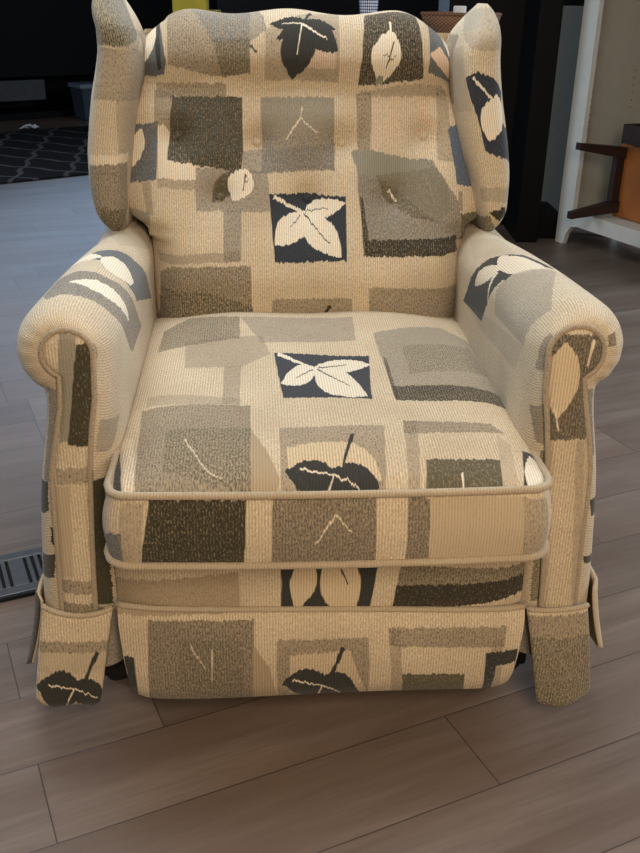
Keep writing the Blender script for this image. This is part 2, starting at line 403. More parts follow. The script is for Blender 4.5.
  ('P', 'olive', 0.42, [0.1493, 0.2397, 0.287, 0.2749, 0.2799, 0.4026, 0.152, 0.3634]),
  ('P', 'sage', 0.35, [0.1084, 0.4293, 0.1474, 0.3543, 0.3009, 0.433, 0.2388, 0.4889]),
  ('P', 'dark', 0.7, [0.1125, 0.1302, 0.1809, 0.1315, 0.3055, 0.1478, 0.3023, 0.1992, 0.1153, 0.1896]),
  ('P', 'dark', 0.65, [0.1115, 0.1343, 0.1177, 0.1349, 0.119, 0.3028, 0.1143, 0.3212]),
  ('P', 'char', 0.9, [0.2579, -0.1019, 0.2886, -0.1051, 0.2988, -0.0721, 0.3076, 0.0113, 0.2779, -0.0058]),
  ('L', 'white', 1, [0.2876, -0.0096, 0.2788, -0.1052, 0.2664, -0.0731]),
  ('P', 'slate', 0.7, [-0.3174, -1.119, -0.2785, -1.1044, -0.2764, -1.05, -0.3092, -1.0606]),
  ('P', 'taupe', 0.38, [-0.279, -1.108, -0.2547, -1.1058, -0.2464, -1.0084, -0.2771, -1.0101]),
  ('P', 'moss', 0.8, [-0.256, -1.1058, -0.1183, -1.1092, -0.1138, -1.0051, -0.2399, -1.0047]),
  ('P', 'dark', 0.45, [-0.256, -1.1058, -0.1183, -1.1092, -0.1138, -1.0051, -0.2399, -1.0047]),
  ('P', 'taupe', 0.62, [-0.0819, -1.1132, 0.0598, -1.1167, 0.0571, -1.0037, -0.0785, -1.0016]),
  ('P', 'pale', 0.7, [-0.0239, -1.0678, -0.0225, -1.0689, 0.0039, -1.0264, 0.0017, -1.0248]),
  ('P', 'pale', 0.7, [0.0019, -1.0265, 0.0251, -1.0502, 0.0262, -1.049, 0.0038, -1.0247]),
  ('P', 'taupe', 0.62, [0.0997, -1.0046, 0.0999, -1.1184, 0.1319, -1.12, 0.1291, -1.0054]),
  ('P', 'sand', 0.4, [0.1291, -1.0054, 0.1333, -1.1201, 0.2688, -1.129, 0.2555, -1.0093]),
  ('P', 'taupe', 0.42, [0.2555, -1.0093, 0.2636, -1.1246, 0.2985, -1.1306, 0.2925, -1.015]),
 ],
 'foot': [
  ('P', 'sand', 0.75, [-0.3154, 0.2836, -0.312, 0.2091, -0.1245, 0.2197, -0.1254, 0.309]),
  ('P', 'taupe', 0.25, [-0.3154, 0.2836, -0.312, 0.2091, -0.1245, 0.2197, -0.1254, 0.309]),
  ('P', 'char', 1, [-0.064, 0.223, 0.0659, 0.2245, 0.0776, 0.3137, -0.0635, 0.3124]),
  ('L', 'tan', 1, [-0.0222, 0.3308, -0.0412, 0.2389, -0.0504, 0.2905]),
  ('L', 'tan', 1, [0.0036, 0.3377, 0.0448, 0.2244, -0.0011, 0.2578]),
  ('P', 'char', 1, [0.0226, 0.3073, 0.0335, 0.2816, 0.0347, 0.2827, 0.0248, 0.31]),
  ('P', 'olive', 0.6, [0.1032, 0.2479, 0.3124, 0.2534, 0.3194, 0.2951, 0.1108, 0.314]),
  ('P', 'dark', 0.85, [0.1013, 0.2318, 0.3084, 0.2434, 0.3133, 0.2759, 0.1066, 0.2782]),
  ('P', 'char', 0.92, [-0.2982, 0.1475, -0.2941, 0.0379, -0.2827, 0.0442, -0.2831, 0.1461]),
  ('P', 'taupe', 0.6, [-0.2662, 0.0569, -0.1063, 0.0544, -0.104, 0.2079, -0.2589, 0.2055]),
  ('P', 'olive', 0.42, [-0.2178, 0.0886, -0.1217, 0.0557, -0.1192, 0.1743, -0.2162, 0.1762]),
  ('P', 'pale', 0.6, [-0.1999, 0.1679, -0.1789, 0.1302, -0.1777, 0.1311, -0.198, 0.1692]),
  ('P', 'pale', 0.6, [-0.1695, 0.1065, -0.1681, 0.1064, -0.1657, 0.1606, -0.1679, 0.1606]),
  ('P', 'sand', 0.85, [-0.1077, 0.0602, -0.0707, 0.0624, -0.0812, 0.1268, -0.106, 0.1676]),
  ('P', 'taupe', 0.5, [-0.0707, 0.0567, 0.0714, 0.0474, 0.067, 0.1769, -0.0704, 0.1753]),
  ('P', 'tan', 0.6, [-0.0511, 0.1496, -0.0508, 0.0718, 0.0673, 0.0618, 0.0389, 0.1558]),
  ('L', 'char', 1, [0.0133, 0.0879, -0.0631, 0.0953, -0.025, 0.1231]),
  ('L', 'char', 1, [-0.0083, 0.0979, 0.0581, 0.0596, 0.02, 0.0458]),
  ('L', 'char', 1, [0.0024, 0.0972, -0.0162, 0.0459, -0.0215, 0.0904]),
  ('P', 'char', 1, [0.008, 0.1041, 0.0118, 0.1017, 0.0314, 0.158, 0.0251, 0.1615]),
  ('P', 'pale', 1, [-0.0482, 0.0983, -0.002, 0.0849, -0.0018, 0.0879, -0.0477, 0.1022]),
  ('P', 'pale', 1, [-0.0093, 0.0543, -0.0079, 0.0531, -0.0008, 0.0856, -0.0031, 0.0873]),
  ('P', 'pale', 1, [-0.0023, 0.0845, 0.0265, 0.0635, 0.0269, 0.066, -0.0016, 0.0883]),
  ('P', 'taupe', 0.5, [0.0966, 0.1948, 0.0975, 0.1622, 0.2752, 0.1552, 0.2774, 0.1958]),
  ('P', 'taupe', 0.42, [0.0966, 0.1916, 0.107, 0.0538, 0.1244, 0.053, 0.1131, 0.1917]),
  ('P', 'taupe', 0.4, [0.2551, 0.1696, 0.258, 0.0573, 0.2788, 0.0513, 0.2727, 0.1677]),
  ('P', 'olive', 0.8, [0.1202, 0.1043, 0.1244, 0.053, 0.2218, 0.0493, 0.2166, 0.1036]),
  ('P', 'char', 0.9, [0.2472, 0.1443, 0.253, 0.1181, 0.2973, 0.1136, 0.2987, 0.1464]),
  ('P', 'char', 0.85, [0.2472, 0.1443, 0.2505, 0.0526, 0.2657, 0.0503, 0.2658, 0.1183]),
 ],
 'arm_left': [
  ('P', 'taupe', 0.5, [0.19, 0.22, 0.3, 0.22, 0.3, 0.4, 0.19, 0.4]),
  ('P', 'olive', 0.6, [0.21, 0.26, 0.28, 0.26, 0.28, 0.36, 0.21, 0.36]),
  ('P', 'moss', 0.85, [0.36, 0.18, 0.5, 0.18, 0.5, 0.29, 0.36, 0.29]),
  ('P', 'taupe', 0.45, [0.34, 0.36, 0.52, 0.36, 0.52, 0.56, 0.34, 0.56]),
  ('P', 'tan', 0.7, [0.39, 0.4, 0.48, 0.4, 0.48, 0.52, 0.39, 0.52]),
  ('P', 'grey', 0.5, [0.19, 0.52, 0.31, 0.52, 0.31, 0.68, 0.19, 0.68]),
  ('P', 'char', 0.9, [0.38, 0.62, 0.5, 0.62, 0.5, 0.74, 0.38, 0.74]),
  ('P', 'slate', 1, [-0.0433, 0.3198, -0.0077, 0.3354, -0.0045, 0.3625, -0.0289, 0.3986]),
  ('P', 'slate', 1, [-0.0689, 0.3103, -0.0421, 0.3194, -0.0277, 0.3981, -0.0607, 0.4322]),
  ('P', 'slate', 1, [-0.1011, 0.4456, -0.0921, 0.286, -0.0677, 0.3102, -0.0595, 0.4321]),
  ('P', 'slate', 1, [-0.1474, 0.5064, -0.1168, 0.2888, -0.0907, 0.2855, -0.0998, 0.4451]),
  ('P', 'slate', 1, [-0.209, 0.5818, -0.1485, 0.3228, -0.1152, 0.2871, -0.1457, 0.5047]),
  ('P', 'cream', 1, [-0.0661, 0.2734, -0.0482, 0.3162, -0.0458, 0.348, -0.0636, 0.3742]),
  ('P', 'cream', 1, [-0.0904, 0.3666, -0.0852, 0.2667, -0.0653, 0.2737, -0.0628, 0.3745]),
  ('P', 'cream', 1, [-0.119, 0.3365, -0.1153, 0.3007, -0.0842, 0.2669, -0.0893, 0.3667]),
  ('P', 'cream', 1, [-0.0474, 0.3444, -0.0301, 0.3221, -0.0158, 0.3911, -0.0459, 0.3531]),
  ('P', 'cream', 1, [-0.0309, 0.3222, -0.0133, 0.322, -0.0049, 0.3636, -0.0165, 0.3912]),
  ('P', 'cream', 1, [-0.0139, 0.3227, 0.0046, 0.3091, 0.0069, 0.3302, -0.0055, 0.3644]),
  ('P', 'taupe', 0.55, [-0.0319, 0.0918, -0.011, 0.0794, 0.0061, 0.1282, 0.0051, 0.2228]),
  ('P', 'taupe', 0.55, [-0.0537, 0.0877, -0.0311, 0.0907, 0.0059, 0.2217, -0.0311, 0.2342]),
  ('P', 'taupe', 0.55, [-0.0804, 0.094, -0.0524, 0.0876, -0.0298, 0.2341, -0.079, 0.2303]),
  ('P', 'taupe', 0.55, [-0.1328, 0.2728, -0.1073, 0.1016, -0.0788, 0.0934, -0.0775, 0.2298]),
  ('P', 'taupe', 0.55, [-0.2127, 0.3845, -0.1413, 0.1378, -0.1054, 0.0997, -0.1309, 0.2708]),
  ('P', 'taupe', 0.55, [-0.211, 0.3839, -0.2107, 0.233, -0.1923, 0.201, -0.1397, 0.1372]),
  ('P', 'slate', 0.4, [-0.0319, 0.0918, -0.011, 0.0794, 0.0061, 0.1282, 0.0051, 0.2228]),
  ('P', 'slate', 0.4, [-0.0537, 0.0877, -0.0311, 0.0907, 0.0059, 0.2217, -0.0311, 0.2342]),
  ('P', 'slate', 0.4, [-0.0804, 0.094, -0.0524, 0.0876, -0.0298, 0.2341, -0.079, 0.2303]),
  ('P', 'slate', 0.4, [-0.1328, 0.2728, -0.1073, 0.1016, -0.0788, 0.0934, -0.0775, 0.2298]),
  ('P', 'slate', 0.4, [-0.2127, 0.3845, -0.1413, 0.1378, -0.1054, 0.0997, -0.1309, 0.2708]),
  ('P', 'slate', 0.4, [-0.211, 0.3839, -0.2107, 0.233, -0.1923, 0.201, -0.1397, 0.1372]),
  ('P', 'cream', 1, [-0.0661, 0.1379, -0.028, 0.1612, -0.0269, 0.1678, -0.0624, 0.1923]),
  ('P', 'cream', 1, [-0.1003, 0.1989, -0.0958, 0.1434, -0.0648, 0.1378, -0.061, 0.1922]),
  ('P', 'cream', 1, [-0.1482, 0.2074, -0.1456, 0.1941, -0.0942, 0.1427, -0.0986, 0.1982]),
  ('P', 'sage', 0.35, [-0.1158, 0.6334, -0.0589, 0.4802, -0.0176, 0.5992, -0.0761, 0.6681]),
  ('P', 'grey', 0.45, [-0.2884, 0.0278, -0.2878, -0.0063, -0.2381, 0.0031, -0.2422, 0.0621]),
  ('P', 'moss', 0.92, [-0.5373, 0.0159, -0.5323, -0.0161, -0.4312, -0.0232, -0.3331, -0.0217, -0.3257, 0.0118]),
  ('P', 'grey', 0.6, [-0.6831, 0.0198, -0.6654, -0.0273, -0.536, -0.0129, -0.5549, 0.0346]),
  ('P', 'taupe', 0.5, [-0.159, -0.0067, -0.1488, -0.0221, -0.0892, -0.0299, -0.1248, -0.0004]),
  ('P', 'taupe', 0.55, [0.1371, 0.0242, 0.1575, -0.01, 0.2925, -0.0467, 0.2803, 0.0207]),
  ('P', 'dark', 0.95, [0.2771, 0.0478, 0.2829, 0.0011, 0.3277, 0.0009, 0.3366, 0.0525]),
  ('P', 'moss', 0.95, [0.3967, -0.0079, 0.4351, -0.0032, 0.4403, 0.0438, 0.4007, 0.041]),
  ('P', 'dark', 0.9, [0.3532, -0.0012, 0.3588, -0.0145, 0.388, -0.0129, 0.3794, -0.0009]),
 ],
 'arm_right': [
  ('P', 'taupe', 0.5, [0.19, 0.22, 0.3, 0.22, 0.3, 0.4, 0.19, 0.4]),
  ('P', 'olive', 0.6, [0.21, 0.26, 0.28, 0.26, 0.28, 0.36, 0.21, 0.36]),
  ('P', 'moss', 0.85, [0.36, 0.18, 0.5, 0.18, 0.5, 0.29, 0.36, 0.29]),
  ('P', 'taupe', 0.45, [0.34, 0.36, 0.52, 0.36, 0.52, 0.56, 0.34, 0.56]),
  ('P', 'tan', 0.7, [0.39, 0.4, 0.48, 0.4, 0.48, 0.52, 0.39, 0.52]),
  ('P', 'grey', 0.5, [0.19, 0.52, 0.31, 0.52, 0.31, 0.68, 0.19, 0.68]),
  ('P', 'char', 0.9, [0.38, 0.62, 0.5, 0.62, 0.5, 0.74, 0.38, 0.74]),
  ('P', 'char', 1, [-0.2038, 0.5312, -0.1999, 0.3645, -0.0849, 0.2708, -0.0842, 0.4164]),
  ('P', 'char', 1, [-0.0999, 0.2739, -0.0122, 0.2515, -0.0368, 0.3559, -0.088, 0.4198]),
  ('L', 'pale', 1, [-0.0832, 0.338, -0.1503, 0.4359, -0.1109, 0.4171]),
  ('L', 'pale', 1, [-0.0938, 0.3557, -0.0296, 0.2531, -0.0732, 0.2517]),
  ('L', 'pale', 1, [-0.0915, 0.348, -0.0599, 0.3759, -0.0775, 0.3299]),
  ('P', 'pale', 1, [-0.1628, 0.322, -0.0969, 0.3288, -0.099, 0.3443, -0.1589, 0.324]),
  ('P', 'slate', 0.42, [-0.1598, 0.2683, -0.1523, 0.0822, -0.0811, 0.0589, -0.0196, 0.2309, -0.1174, 0.2863]),
  ('P', 'grey', 0.3, [-0.2152, 0.3603, -0.2036, 0.118, -0.1523, 0.0822, -0.2038, 0.5312]),
  ('P', 'taupe', 0.5, [-0.171, -0.0148, -0.1056, -0.0244, -0.1038, 0.0157, -0.1704, 0.0328]),
  ('P', 'taupe', 0.6, [0.0273, -0.0026, 0.0547, -0.0074, 0.0543, 0.0117, 0.029, 0.0154]),
  ('P', 'taupe', 0.55, [-0.2868, -0.0096, -0.2224, -0.0159, -0.229, 0.0434, -0.2808, 0.0162]),
  ('P', 'taupe', 0.6, [0.1472, 0.0203, 0.1662, -0.0293, 0.2731, -0.0484, 0.2546, 0.0103]),
  ('P', 'sage', 0.3, [-0.1118, 0.4893, -0.0453, 0.3545, -0.0309, 0.5411, -0.0813, 0.614]),
  ('P', 'dark', 0.9, [0.3193, 0.0323, 0.3256, -0.0021, 0.3518, 0.0052, 0.3482, 0.043]),
  ('P', 'dark', 0.9, [0.4174, -0.0056, 0.43, -0.0033, 0.4338, 0.0374, 0.4181, 0.0329]),
  ('P', 'olive', 0.6, [-0.5479, 0.0044, -0.5409, -0.0273, -0.2942, -0.0128, -0.2942, 0.0041]),
  ('P', 'grey', 0.6, [-0.7044, 0.0177, -0.6924, -0.0156, -0.5572, -0.0007, -0.5701, 0.033]),
 ],
 'panel_left': [
  ('P', 'sage', 0.7, [-0.3616, 0.5151, -0.34, 0.5153, -0.3251, 0.668, -0.3472, 0.6694]),
  ('P', 'moss', 0.85, [-0.3513, 0.5095, -0.3164, 0.5061, -0.3046, 0.6229, -0.3112, 0.6583, -0.3261, 0.6534]),
  ('P', 'taupe', 0.45, [-0.3729, 0.4522, -0.3278, 0.4489, -0.3255, 0.4739, -0.3714, 0.4748]),
  ('P', 'taupe', 0.5, [-0.3917, 0.2718, -0.3327, 0.2654, -0.3313, 0.288, -0.3895, 0.2953]),
  ('P', 'taupe', 0.55, [-0.3963, 0.2275, -0.3338, 0.2198, -0.3319, 0.2472, -0.3933, 0.2559]),
  ('P', 'sand', 0.5, [-0.3975, 0.2982, -0.3631, 0.2975, -0.3543, 0.4485, -0.3818, 0.4484]),
 ],
 'panel_right': [
  ('P', 'taupe', 0.72, [0.2971, 0.6638, 0.3117, 0.5069, 0.3642, 0.5088, 0.3872, 0.6628]),
  ('P', 'dark', 0.25, [0.2971, 0.6638, 0.3117, 0.5069, 0.3642, 0.5088, 0.3872, 0.6628]),
  ('P', 'pale', 0.95, [0.3489, 0.6191, 0.3515, 0.6184, 0.3563, 0.6543, 0.3516, 0.6558]),
  ('L', 'tan', 1, [0.3183, 0.6532, 0.3174, 0.5403, 0.2937, 0.598]),
  ('P', 'pale', 1, [0.3118, 0.5541, 0.3217, 0.5214, 0.3236, 0.5219, 0.3149, 0.5551]),
  ('P', 'taupe', 0.35, [0.3501, 0.5061, 0.3774, 0.2341, 0.3931, 0.2335, 0.3617, 0.5058]),
 ],
 'wing_left': [
  ('P', 'taupe', 0.5, [0.1, 0.88, 0.2, 0.88, 0.2, 1.0, 0.1, 1.0]),
  ('P', 'moss', 0.8, [0.12, 0.74, 0.22, 0.74, 0.22, 0.84, 0.12, 0.84]),
  ('P', 'grey', 0.5, [0.11, 0.66, 0.24, 0.66, 0.24, 0.71, 0.11, 0.71]),
  ('P', 'taupe', 0.5, [-0.2, 0.88, -0.1, 0.88, -0.1, 1.0, -0.2, 1.0]),
  ('P', 'moss', 0.8, [-0.22, 0.74, -0.12, 0.74, -0.12, 0.84, -0.22, 0.84]),
  ('P', 'grey', 0.5, [-0.24, 0.66, -0.11, 0.66, -0.11, 0.71, -0.24, 0.71]),
  ('P', 'olive', 0.6, [-0.0558, 1.0652, -0.0556, 0.9783, 0.0324, 0.98, 0.0834, 0.9944, 0.0824, 1.0667]),
  ('P', 'slate', 0.4, [-0.0004, 1.0673, 0.013, 1.0044, 0.0834, 0.9944, 0.106, 1.0621]),
  ('P', 'dark', 0.4, [-0.02, 0.9815, 0.0522, 0.9677, 0.1132, 1.0016, -0.0165, 1.0165]),
  ('P', 'taupe', 0.45, [-0.0556, 0.9783, -0.0371, 0.8913, 0.1681, 0.8823, 0.078, 0.9697]),
  ('P', 'taupe', 0.35, [0.0105, 0.8946, 0.0247, 0.7947, 0.088, 0.7853, 0.137, 0.8829]),
  ('P', 'pale', 0.9, [-0.0379, 0.7787, 0.0598, 0.7797, 0.0621, 0.7951, -0.0375, 0.7946]),
  ('P', 'taupe', 0.55, [-0.0432, 0.7384, -0.0223, 0.6798, 0.0037, 0.6473, 0.0693, 0.6961, 0.0578, 0.7797, -0.0386, 0.7768]),
  ('P', 'moss', 0.5, [-0.0237, 0.6475, 0.0329, 0.6379, 0.0533, 0.6937, -0.0107, 0.7007]),
 ],
 'wing_right': [
  ('P', 'taupe', 0.5, [0.1, 0.88, 0.2, 0.88, 0.2, 1.0, 0.1, 1.0]),
  ('P', 'moss', 0.8, [0.12, 0.74, 0.22, 0.74, 0.22, 0.84, 0.12, 0.84]),
  ('P', 'grey', 0.5, [0.11, 0.66, 0.24, 0.66, 0.24, 0.71, 0.11, 0.71]),
  ('P', 'taupe', 0.5, [-0.2, 0.88, -0.1, 0.88, -0.1, 1.0, -0.2, 1.0]),
  ('P', 'moss', 0.8, [-0.22, 0.74, -0.12, 0.74, -0.12, 0.84, -0.22, 0.84]),
  ('P', 'grey', 0.5, [-0.24, 0.66, -0.11, 0.66, -0.11, 0.71, -0.24, 0.71]),
  ('P', 'slate', 0.38, [-0.145, 1.0387, -0.0217, 0.9796, 0.0437, 0.9794, 0.0385, 1.0529]),
  ('P', 'grey', 0.32, [-0.1188, 0.9776, -0.0875, 0.8679, -0.0261, 0.8777, -0.0494, 0.9849]),
  ('P', 'navy', 1, [-0.0385, 0.9316, -0.0165, 0.8609, 0.0282, 0.8814, 0.0421, 0.9081, 0.0149, 0.9349, -0.0118, 0.9431]),
  ('P', 'navy', 0.95, [-0.0181, 0.8643, -0.0105, 0.8046, 0.0511, 0.7833, 0.0585, 0.8401, -0.0044, 0.868]),
  ('L', 'cream', 1, [0.023, 0.9057, -0.0005, 0.8226, -0.0128, 0.8671]),
  ('L', 'cream', 1, [0.0223, 0.9023, -0.0114, 0.8575, -0.0049, 0.885]),
  ('P', 'white', 1, [-0.0236, 0.931, 0.0188, 0.8895, 0.0227, 0.8913, -0.0196, 0.9343]),
  ('P', 'taupe', 0.38, [-0.0348, 0.7406, -0.0329, 0.7146, 0.0415, 0.712, 0.0486, 0.7393]),
  ('P', 'dark', 0.9, [-0.0141, 0.6926, 0.0092, 0.676, 0.0292, 0.6889, 0.018, 0.7057]),
  ('P', 'olive', 0.6, [-0.0763, 0.676, -0.0477, 0.6212, 0.0214, 0.6382, -0.0108, 0.6868]),
 ],
 'skirt_left': [
  ('P', 'dark', 0.8, [-0.95, -0.5, -0.455, -0.5, -0.455, 0.6, -0.95, 0.6]),
  ('P', 'taupe', 0.5, [-0.4209, 0.1789, -0.3204, 0.175, -0.318, 0.1926, -0.4197, 0.1963]),
  ('P', 'taupe', 0.25, [-0.4238, 0.144, -0.3256, 0.1394, -0.319, 0.1747, -0.4209, 0.1789]),
  ('L', 'char', 1, [-0.3644, 0.1109, -0.4325, 0.1193, -0.3918, 0.1492]),
  ('L', 'char', 1, [-0.3843, 0.1169, -0.3276, 0.0931, -0.3628, 0.0796]),
  ('L', 'char', 1, [-0.3753, 0.1195, -0.3962, 0.0841, -0.397, 0.1133]),
  ('P', 'char', 1, [-0.3654, 0.1196, -0.362, 0.1172, -0.3333, 0.1739, -0.3389, 0.1779]),
  ('P', 'pale', 1, [-0.4133, 0.1238, -0.3761, 0.1128, -0.3756, 0.115, -0.4125, 0.1273]),
  ('P', 'pale', 1, [-0.3893, 0.0872, -0.388, 0.086, -0.3747, 0.113, -0.3769, 0.1147]),
  ('P', 'pale', 1, [-0.3764, 0.1123, -0.3423, 0.0947, -0.3417, 0.0965, -0.3753, 0.1154]),
 ],
 'skirt_right': [
  ('P', 'taupe', 0.5, [0.309, 0.2128, 0.3423, 0.0335, 0.4255, 0.0651, 0.413, 0.2168]),
  ('P', 'olive', 0.5, [0.3143, 0.1765, 0.3423, 0.0335, 0.4255, 0.0651, 0.4154, 0.1813]),
  ('P', 'sage', 0.9, [0.339, 0.1729, 0.3863, 0.1117, 0.3882, 0.1131, 0.3417, 0.1758]),
  ('P', 'sage', 0.9, [0.34, 0.0995, 0.3405, 0.0973, 0.3877, 0.1105, 0.3868, 0.1142]),
  ('P', 'sage', 0.9, [0.3634, 0.152, 0.3657, 0.1495, 0.3891, 0.1732, 0.3877, 0.1748]),
 ],
}
# ------------------------------------------------------------------ the recliner
MATS = {k: fabric('woven_fabric_' + k, PAT.get(k, [])) for k in
        ('seat', 'back', 'wing_left', 'wing_right', 'arm_left', 'arm_right', 'panel_left', 'panel_right', 'foot', 'skirt_left', 'skirt_right')}
welt = fabric('welt_cord_fabric', [('P', 'taupe', .22, [-9, -9, 9, -9, 9, 9, -9, 9])], base='sand')
welt_dark = fabric('panel_cord_fabric', [('P', 'taupe', .38, [-9, -9, 9, -9, 9, 9, -9, 9])], base='sand')
MATS['button'] = MATS['back']
dark_cloth = simple('black_dust_cloth', srgb(20, 19, 18), .9, var=.2, scale=40)

chair = thing('recliner_armchair', 'beige wingback recliner armchair woven with brown and charcoal leaf squares', 'armchair',
              (.0094, 1.1554, 0), R(3.908))

# ---- seat cushion
HW, CR = .3005, .034
def seat_front(x):
    y = -.092 + .007 * (x / HW) ** 2
    e = abs(x) - (HW - CR)
    if e > 0: y += CR - math.sqrt(max(0, CR * CR - e * e))
    return y
YB = .64
def spread(x, y): return (.014 if x > 0 else .008) * x / HW * max(0, y / .6)
def zw(y): return .4715 + .002 * max(0, min(1, (y + .09) / .7))
xs = []
NX = 48
for i in range(NX + 1):
    a = -1 + 2 * i / NX
    xs.append(HW * math.sin(a * pi / 2) * .55 + HW * a * .45)
xs[0], xs[-1] = -HW, HW
NY = 44
m = MB(); rings = []; uvs = []
for j in range(NY + 1):
    b = j / NY
    b = b * .5 + .5 * (1 - math.cos(b * pi)) / 2
    r = []; q = []
    for x in xs:
        y0 = seat_front(x); y = y0 + (YB - y0) * b
        a = abs(x) / HW
        fx = max(0, 1 - a ** 3.2) ** .55
        bb = max(0, min(1, (y - y0) / .16))
        fy = (1 - (1 - bb) ** 2.4) ** .6
        bk = max(0, min(1, (YB - y) / .14)); fy *= (1 - (1 - bk) ** 2.2) ** .6
        z = zw(y) + .043 * fx * fy - .006 * math.exp(-((x / .15) ** 2 + ((y - .25) / .18) ** 2))
        z += .0025 * math.sin(x * 23 + y * 9) * fx * fy
        r.append((x * .982 + spread(x, y) + .003, y + .005 * (1 - b), z)); q.append((x, y))
    rings.append(r); uvs.append(q)
m.rings(rings, uvs)
def perim(n=40):
    pts = [(-HW, YB + (seat_front(-HW) - YB) * k / 24) for k in range(24)]
    pts += [(x, seat_front(x)) for x in xs]
    pts += [(HW, seat_front(HW) + (YB - seat_front(HW)) * k / 24) for k in range(1, 25)]
    return pts
PP = perim()
L = [0]
for i in range(1, len(PP)): L.append(L[-1] + math.dist(PP[i], PP[i - 1]))
mid = L[-1] / 2
def band_ring(k, K=8):
    t = k / K
    r = []
    for i, (x, y) in enumerate(PP):
        a = Vector((x, y)); p0 = Vector(PP[max(0, i - 1)]); p1 = Vector(PP[min(len(PP) - 1, i + 1)])
        tn = (p1 - p0).normalized(); nr = Vector((tn.y, -tn.x))
        o = .009 * math.sin(pi * t) - .005 * (1 - t) + .003 * t
        sag = .001 * (1 - min(1, abs(x) / HW) ** 2) * t * (1 if y < .02 else 0)
        c = a + nr * o
        r.append((c.x + spread(x, y) + .003, c.y, zw(y) - .101 * t - sag))
    return r
bands = [band_ring(k) for k in range(9)]
bu = [[(L[i] - mid, -1 - .101 * k / 8) for i in range(len(PP))] for k in range(9)]
m.rings(bands, bu)
low = bands[-1]
base = [m.add(p, (p[0], -3 + p[1])) for p in low]
m.f.append(base)
seat = m.build('seat_cushion', MATS['seat'], chair, recalc=True)
mp = MB()
mp.tube([(p[0], p[1], p[2] + .002) for p in [(bands[0][i][0] * 1.005, bands[0][i][1] - .003, bands[0][i][2]) for i in range(len(PP))]], .0056)
mp.build('piping', welt, seat)
mp = MB()
mp.tube([(p[0] * 1.005, p[1] - .002, p[2]) for p in low], .0056)
mp.build('piping', welt, seat)

# ---- backrest: profile rows (z, y, x_left, x_right)
BP = [(.42, .600, -.280, .280), (.455, .572, -.292, .304), (.50, .560, -.295, .314), (.56, .558, -.296, .314), (.62, .574, -.297, .312), (.655, .590, -.304, .314),
      (.68, .602, -.336, .344), (.74, .628, -.350, .352), (.80, .652, -.350, .345), (.86, .672, -.342, .318), (.905, .690, -.330, .300),
      (.925, .690, -.320, .300), (.955, .682, -.314, .294), (.985, .690, -.312, .290), (1.012, .708, -.309, .284), (1.030, .735, -.304, .276), (1.036, .765, -.298, .266), (1.028, .80, -.29, .24), (.98, .825, -.285, .235), (.9, .83, -.28, .23)]
# resample the profile by arc length
prof = []
zz = [b[0] for b in BP]
acc = [0]
for i in range(1, len(BP)): acc.append(acc[-1] + math.dist(BP[i][:2], BP[i - 1][:2]))
tabB = [(acc[i],) + BP[i] for i in range(len(BP))]
NB, NU = 110, 72
buttons = [(-.243, .818), (-.092, .808), (.069, .810), (.228, .820), (-.163, .712), (.164, .712), (.002, .710)]
BTN = []
def back_point(a, s):
    z, y, xl, xr = interp(s, tabB)
    x = lerp(xl, xr, (a + 1) / 2)
    aa = abs(a)
    upper = max(0, min(1, (z - .93) / .08)) if s < acc[16] else 1
    y += .030 * aa ** 5 + (.055 * max(0, (aa - .78) / .22) ** 2) * (1 if .64 > z else .5)
    z2 = z
    if s > acc[11]:
        k = min(1, (s - acc[11]) / (acc[14] - acc[11]))
        z2 -= k * (.010 + .045 * max(0, (aa - .62) / .38) ** 2.2) - k * .010
        z2 += k * .005 * math.cos(x * 2 * pi / .21 + .9) * (1 if aa < .85 else 0)
    # tufts
    dy = 0
    for bx, bz in buttons:
        r2 = ((x - bx) ** 2 + (z - bz) ** 2)
        dy += .020 * math.exp(-r2 / (.026 ** 2)) + .010 * math.exp(-r2 / (.06 ** 2))
    # folds between the buttons and the seam under the head roll
    seam = .914 + .006 * math.cos(x * 2 * pi / .165)
    if s < acc[14]: dy += .009 * math.exp(-((z - seam) / .011) ** 2) + .004 * math.exp(-((z - seam) / .03) ** 2)
    dy -= .006 * math.sin(x * 19 + 1) * math.exp(-((z - .86) / .05) ** 2)
    dy += .004 * math.sin(x * 2 * pi / .165 + 1.3) * math.exp(-((z - .76) / .04) ** 2)
    return (x, y + dy, z2)
m = MB(); rings = []; uvs = []
for j in range(NB + 1):
    s = acc[-1] * j / NB
    row = []; q = []
    for i in range(NU + 1):
        a = -1 + 2 * i / NU
        a = .75 * a + .25 * math.sin(a * pi / 2)
        p = back_point(a, s)
        row.append(p); q.append((p[0], s))
    # close the sides backwards
    l0 = (row[0][0] - .004, row[0][1] + .10 if s < acc[15] else row[0][1] + .02, row[0][2]); r0 = (row[-1][0] + .004, l0[1], row[-1][2])
    row = [l0] + row + [r0]; q = [(q[0][0] - .1, s)] + q + [(q[-1][0] + .1, s)]
    rings.append(row); uvs.append(q)
m.rings(rings, uvs)
back = m.build('backrest', MATS['back'], chair, recalc=False)
# flip if the normals point away from the front
if sum(p.normal.y for p in back.data.polygons) > 0: back.data.flip_normals()
for bx, bz in buttons:
    s = min(range(600), key=lambda k: abs(interp(acc[15] * k / 600, tabB)[0] - bz)) * acc[15] / 600
    z, y, xl, xr = interp(s, tabB)
    a = 2 * (bx - xl) / (xr - xl) - 1
    p = back_point(a, s)
    mb = MB(); rr = []
    for k in range(7):
        th = k / 6 * pi / 2
        rr.append([(p[0] + .0095 * math.cos(th) * math.cos(q), p[1] - .001 - .006 * math.sin(th), p[2] + .0095 * math.cos(th) * math.sin(q)) for q in [2 * pi * i / 14 for i in range(14)]])
    mb.rings(rr, [[(v[0], s + v[2] - p[2]) for v in r] for r in rr], closed=True, cap0=True, cap1=True)
    mb.build('button', MATS['button'], back)

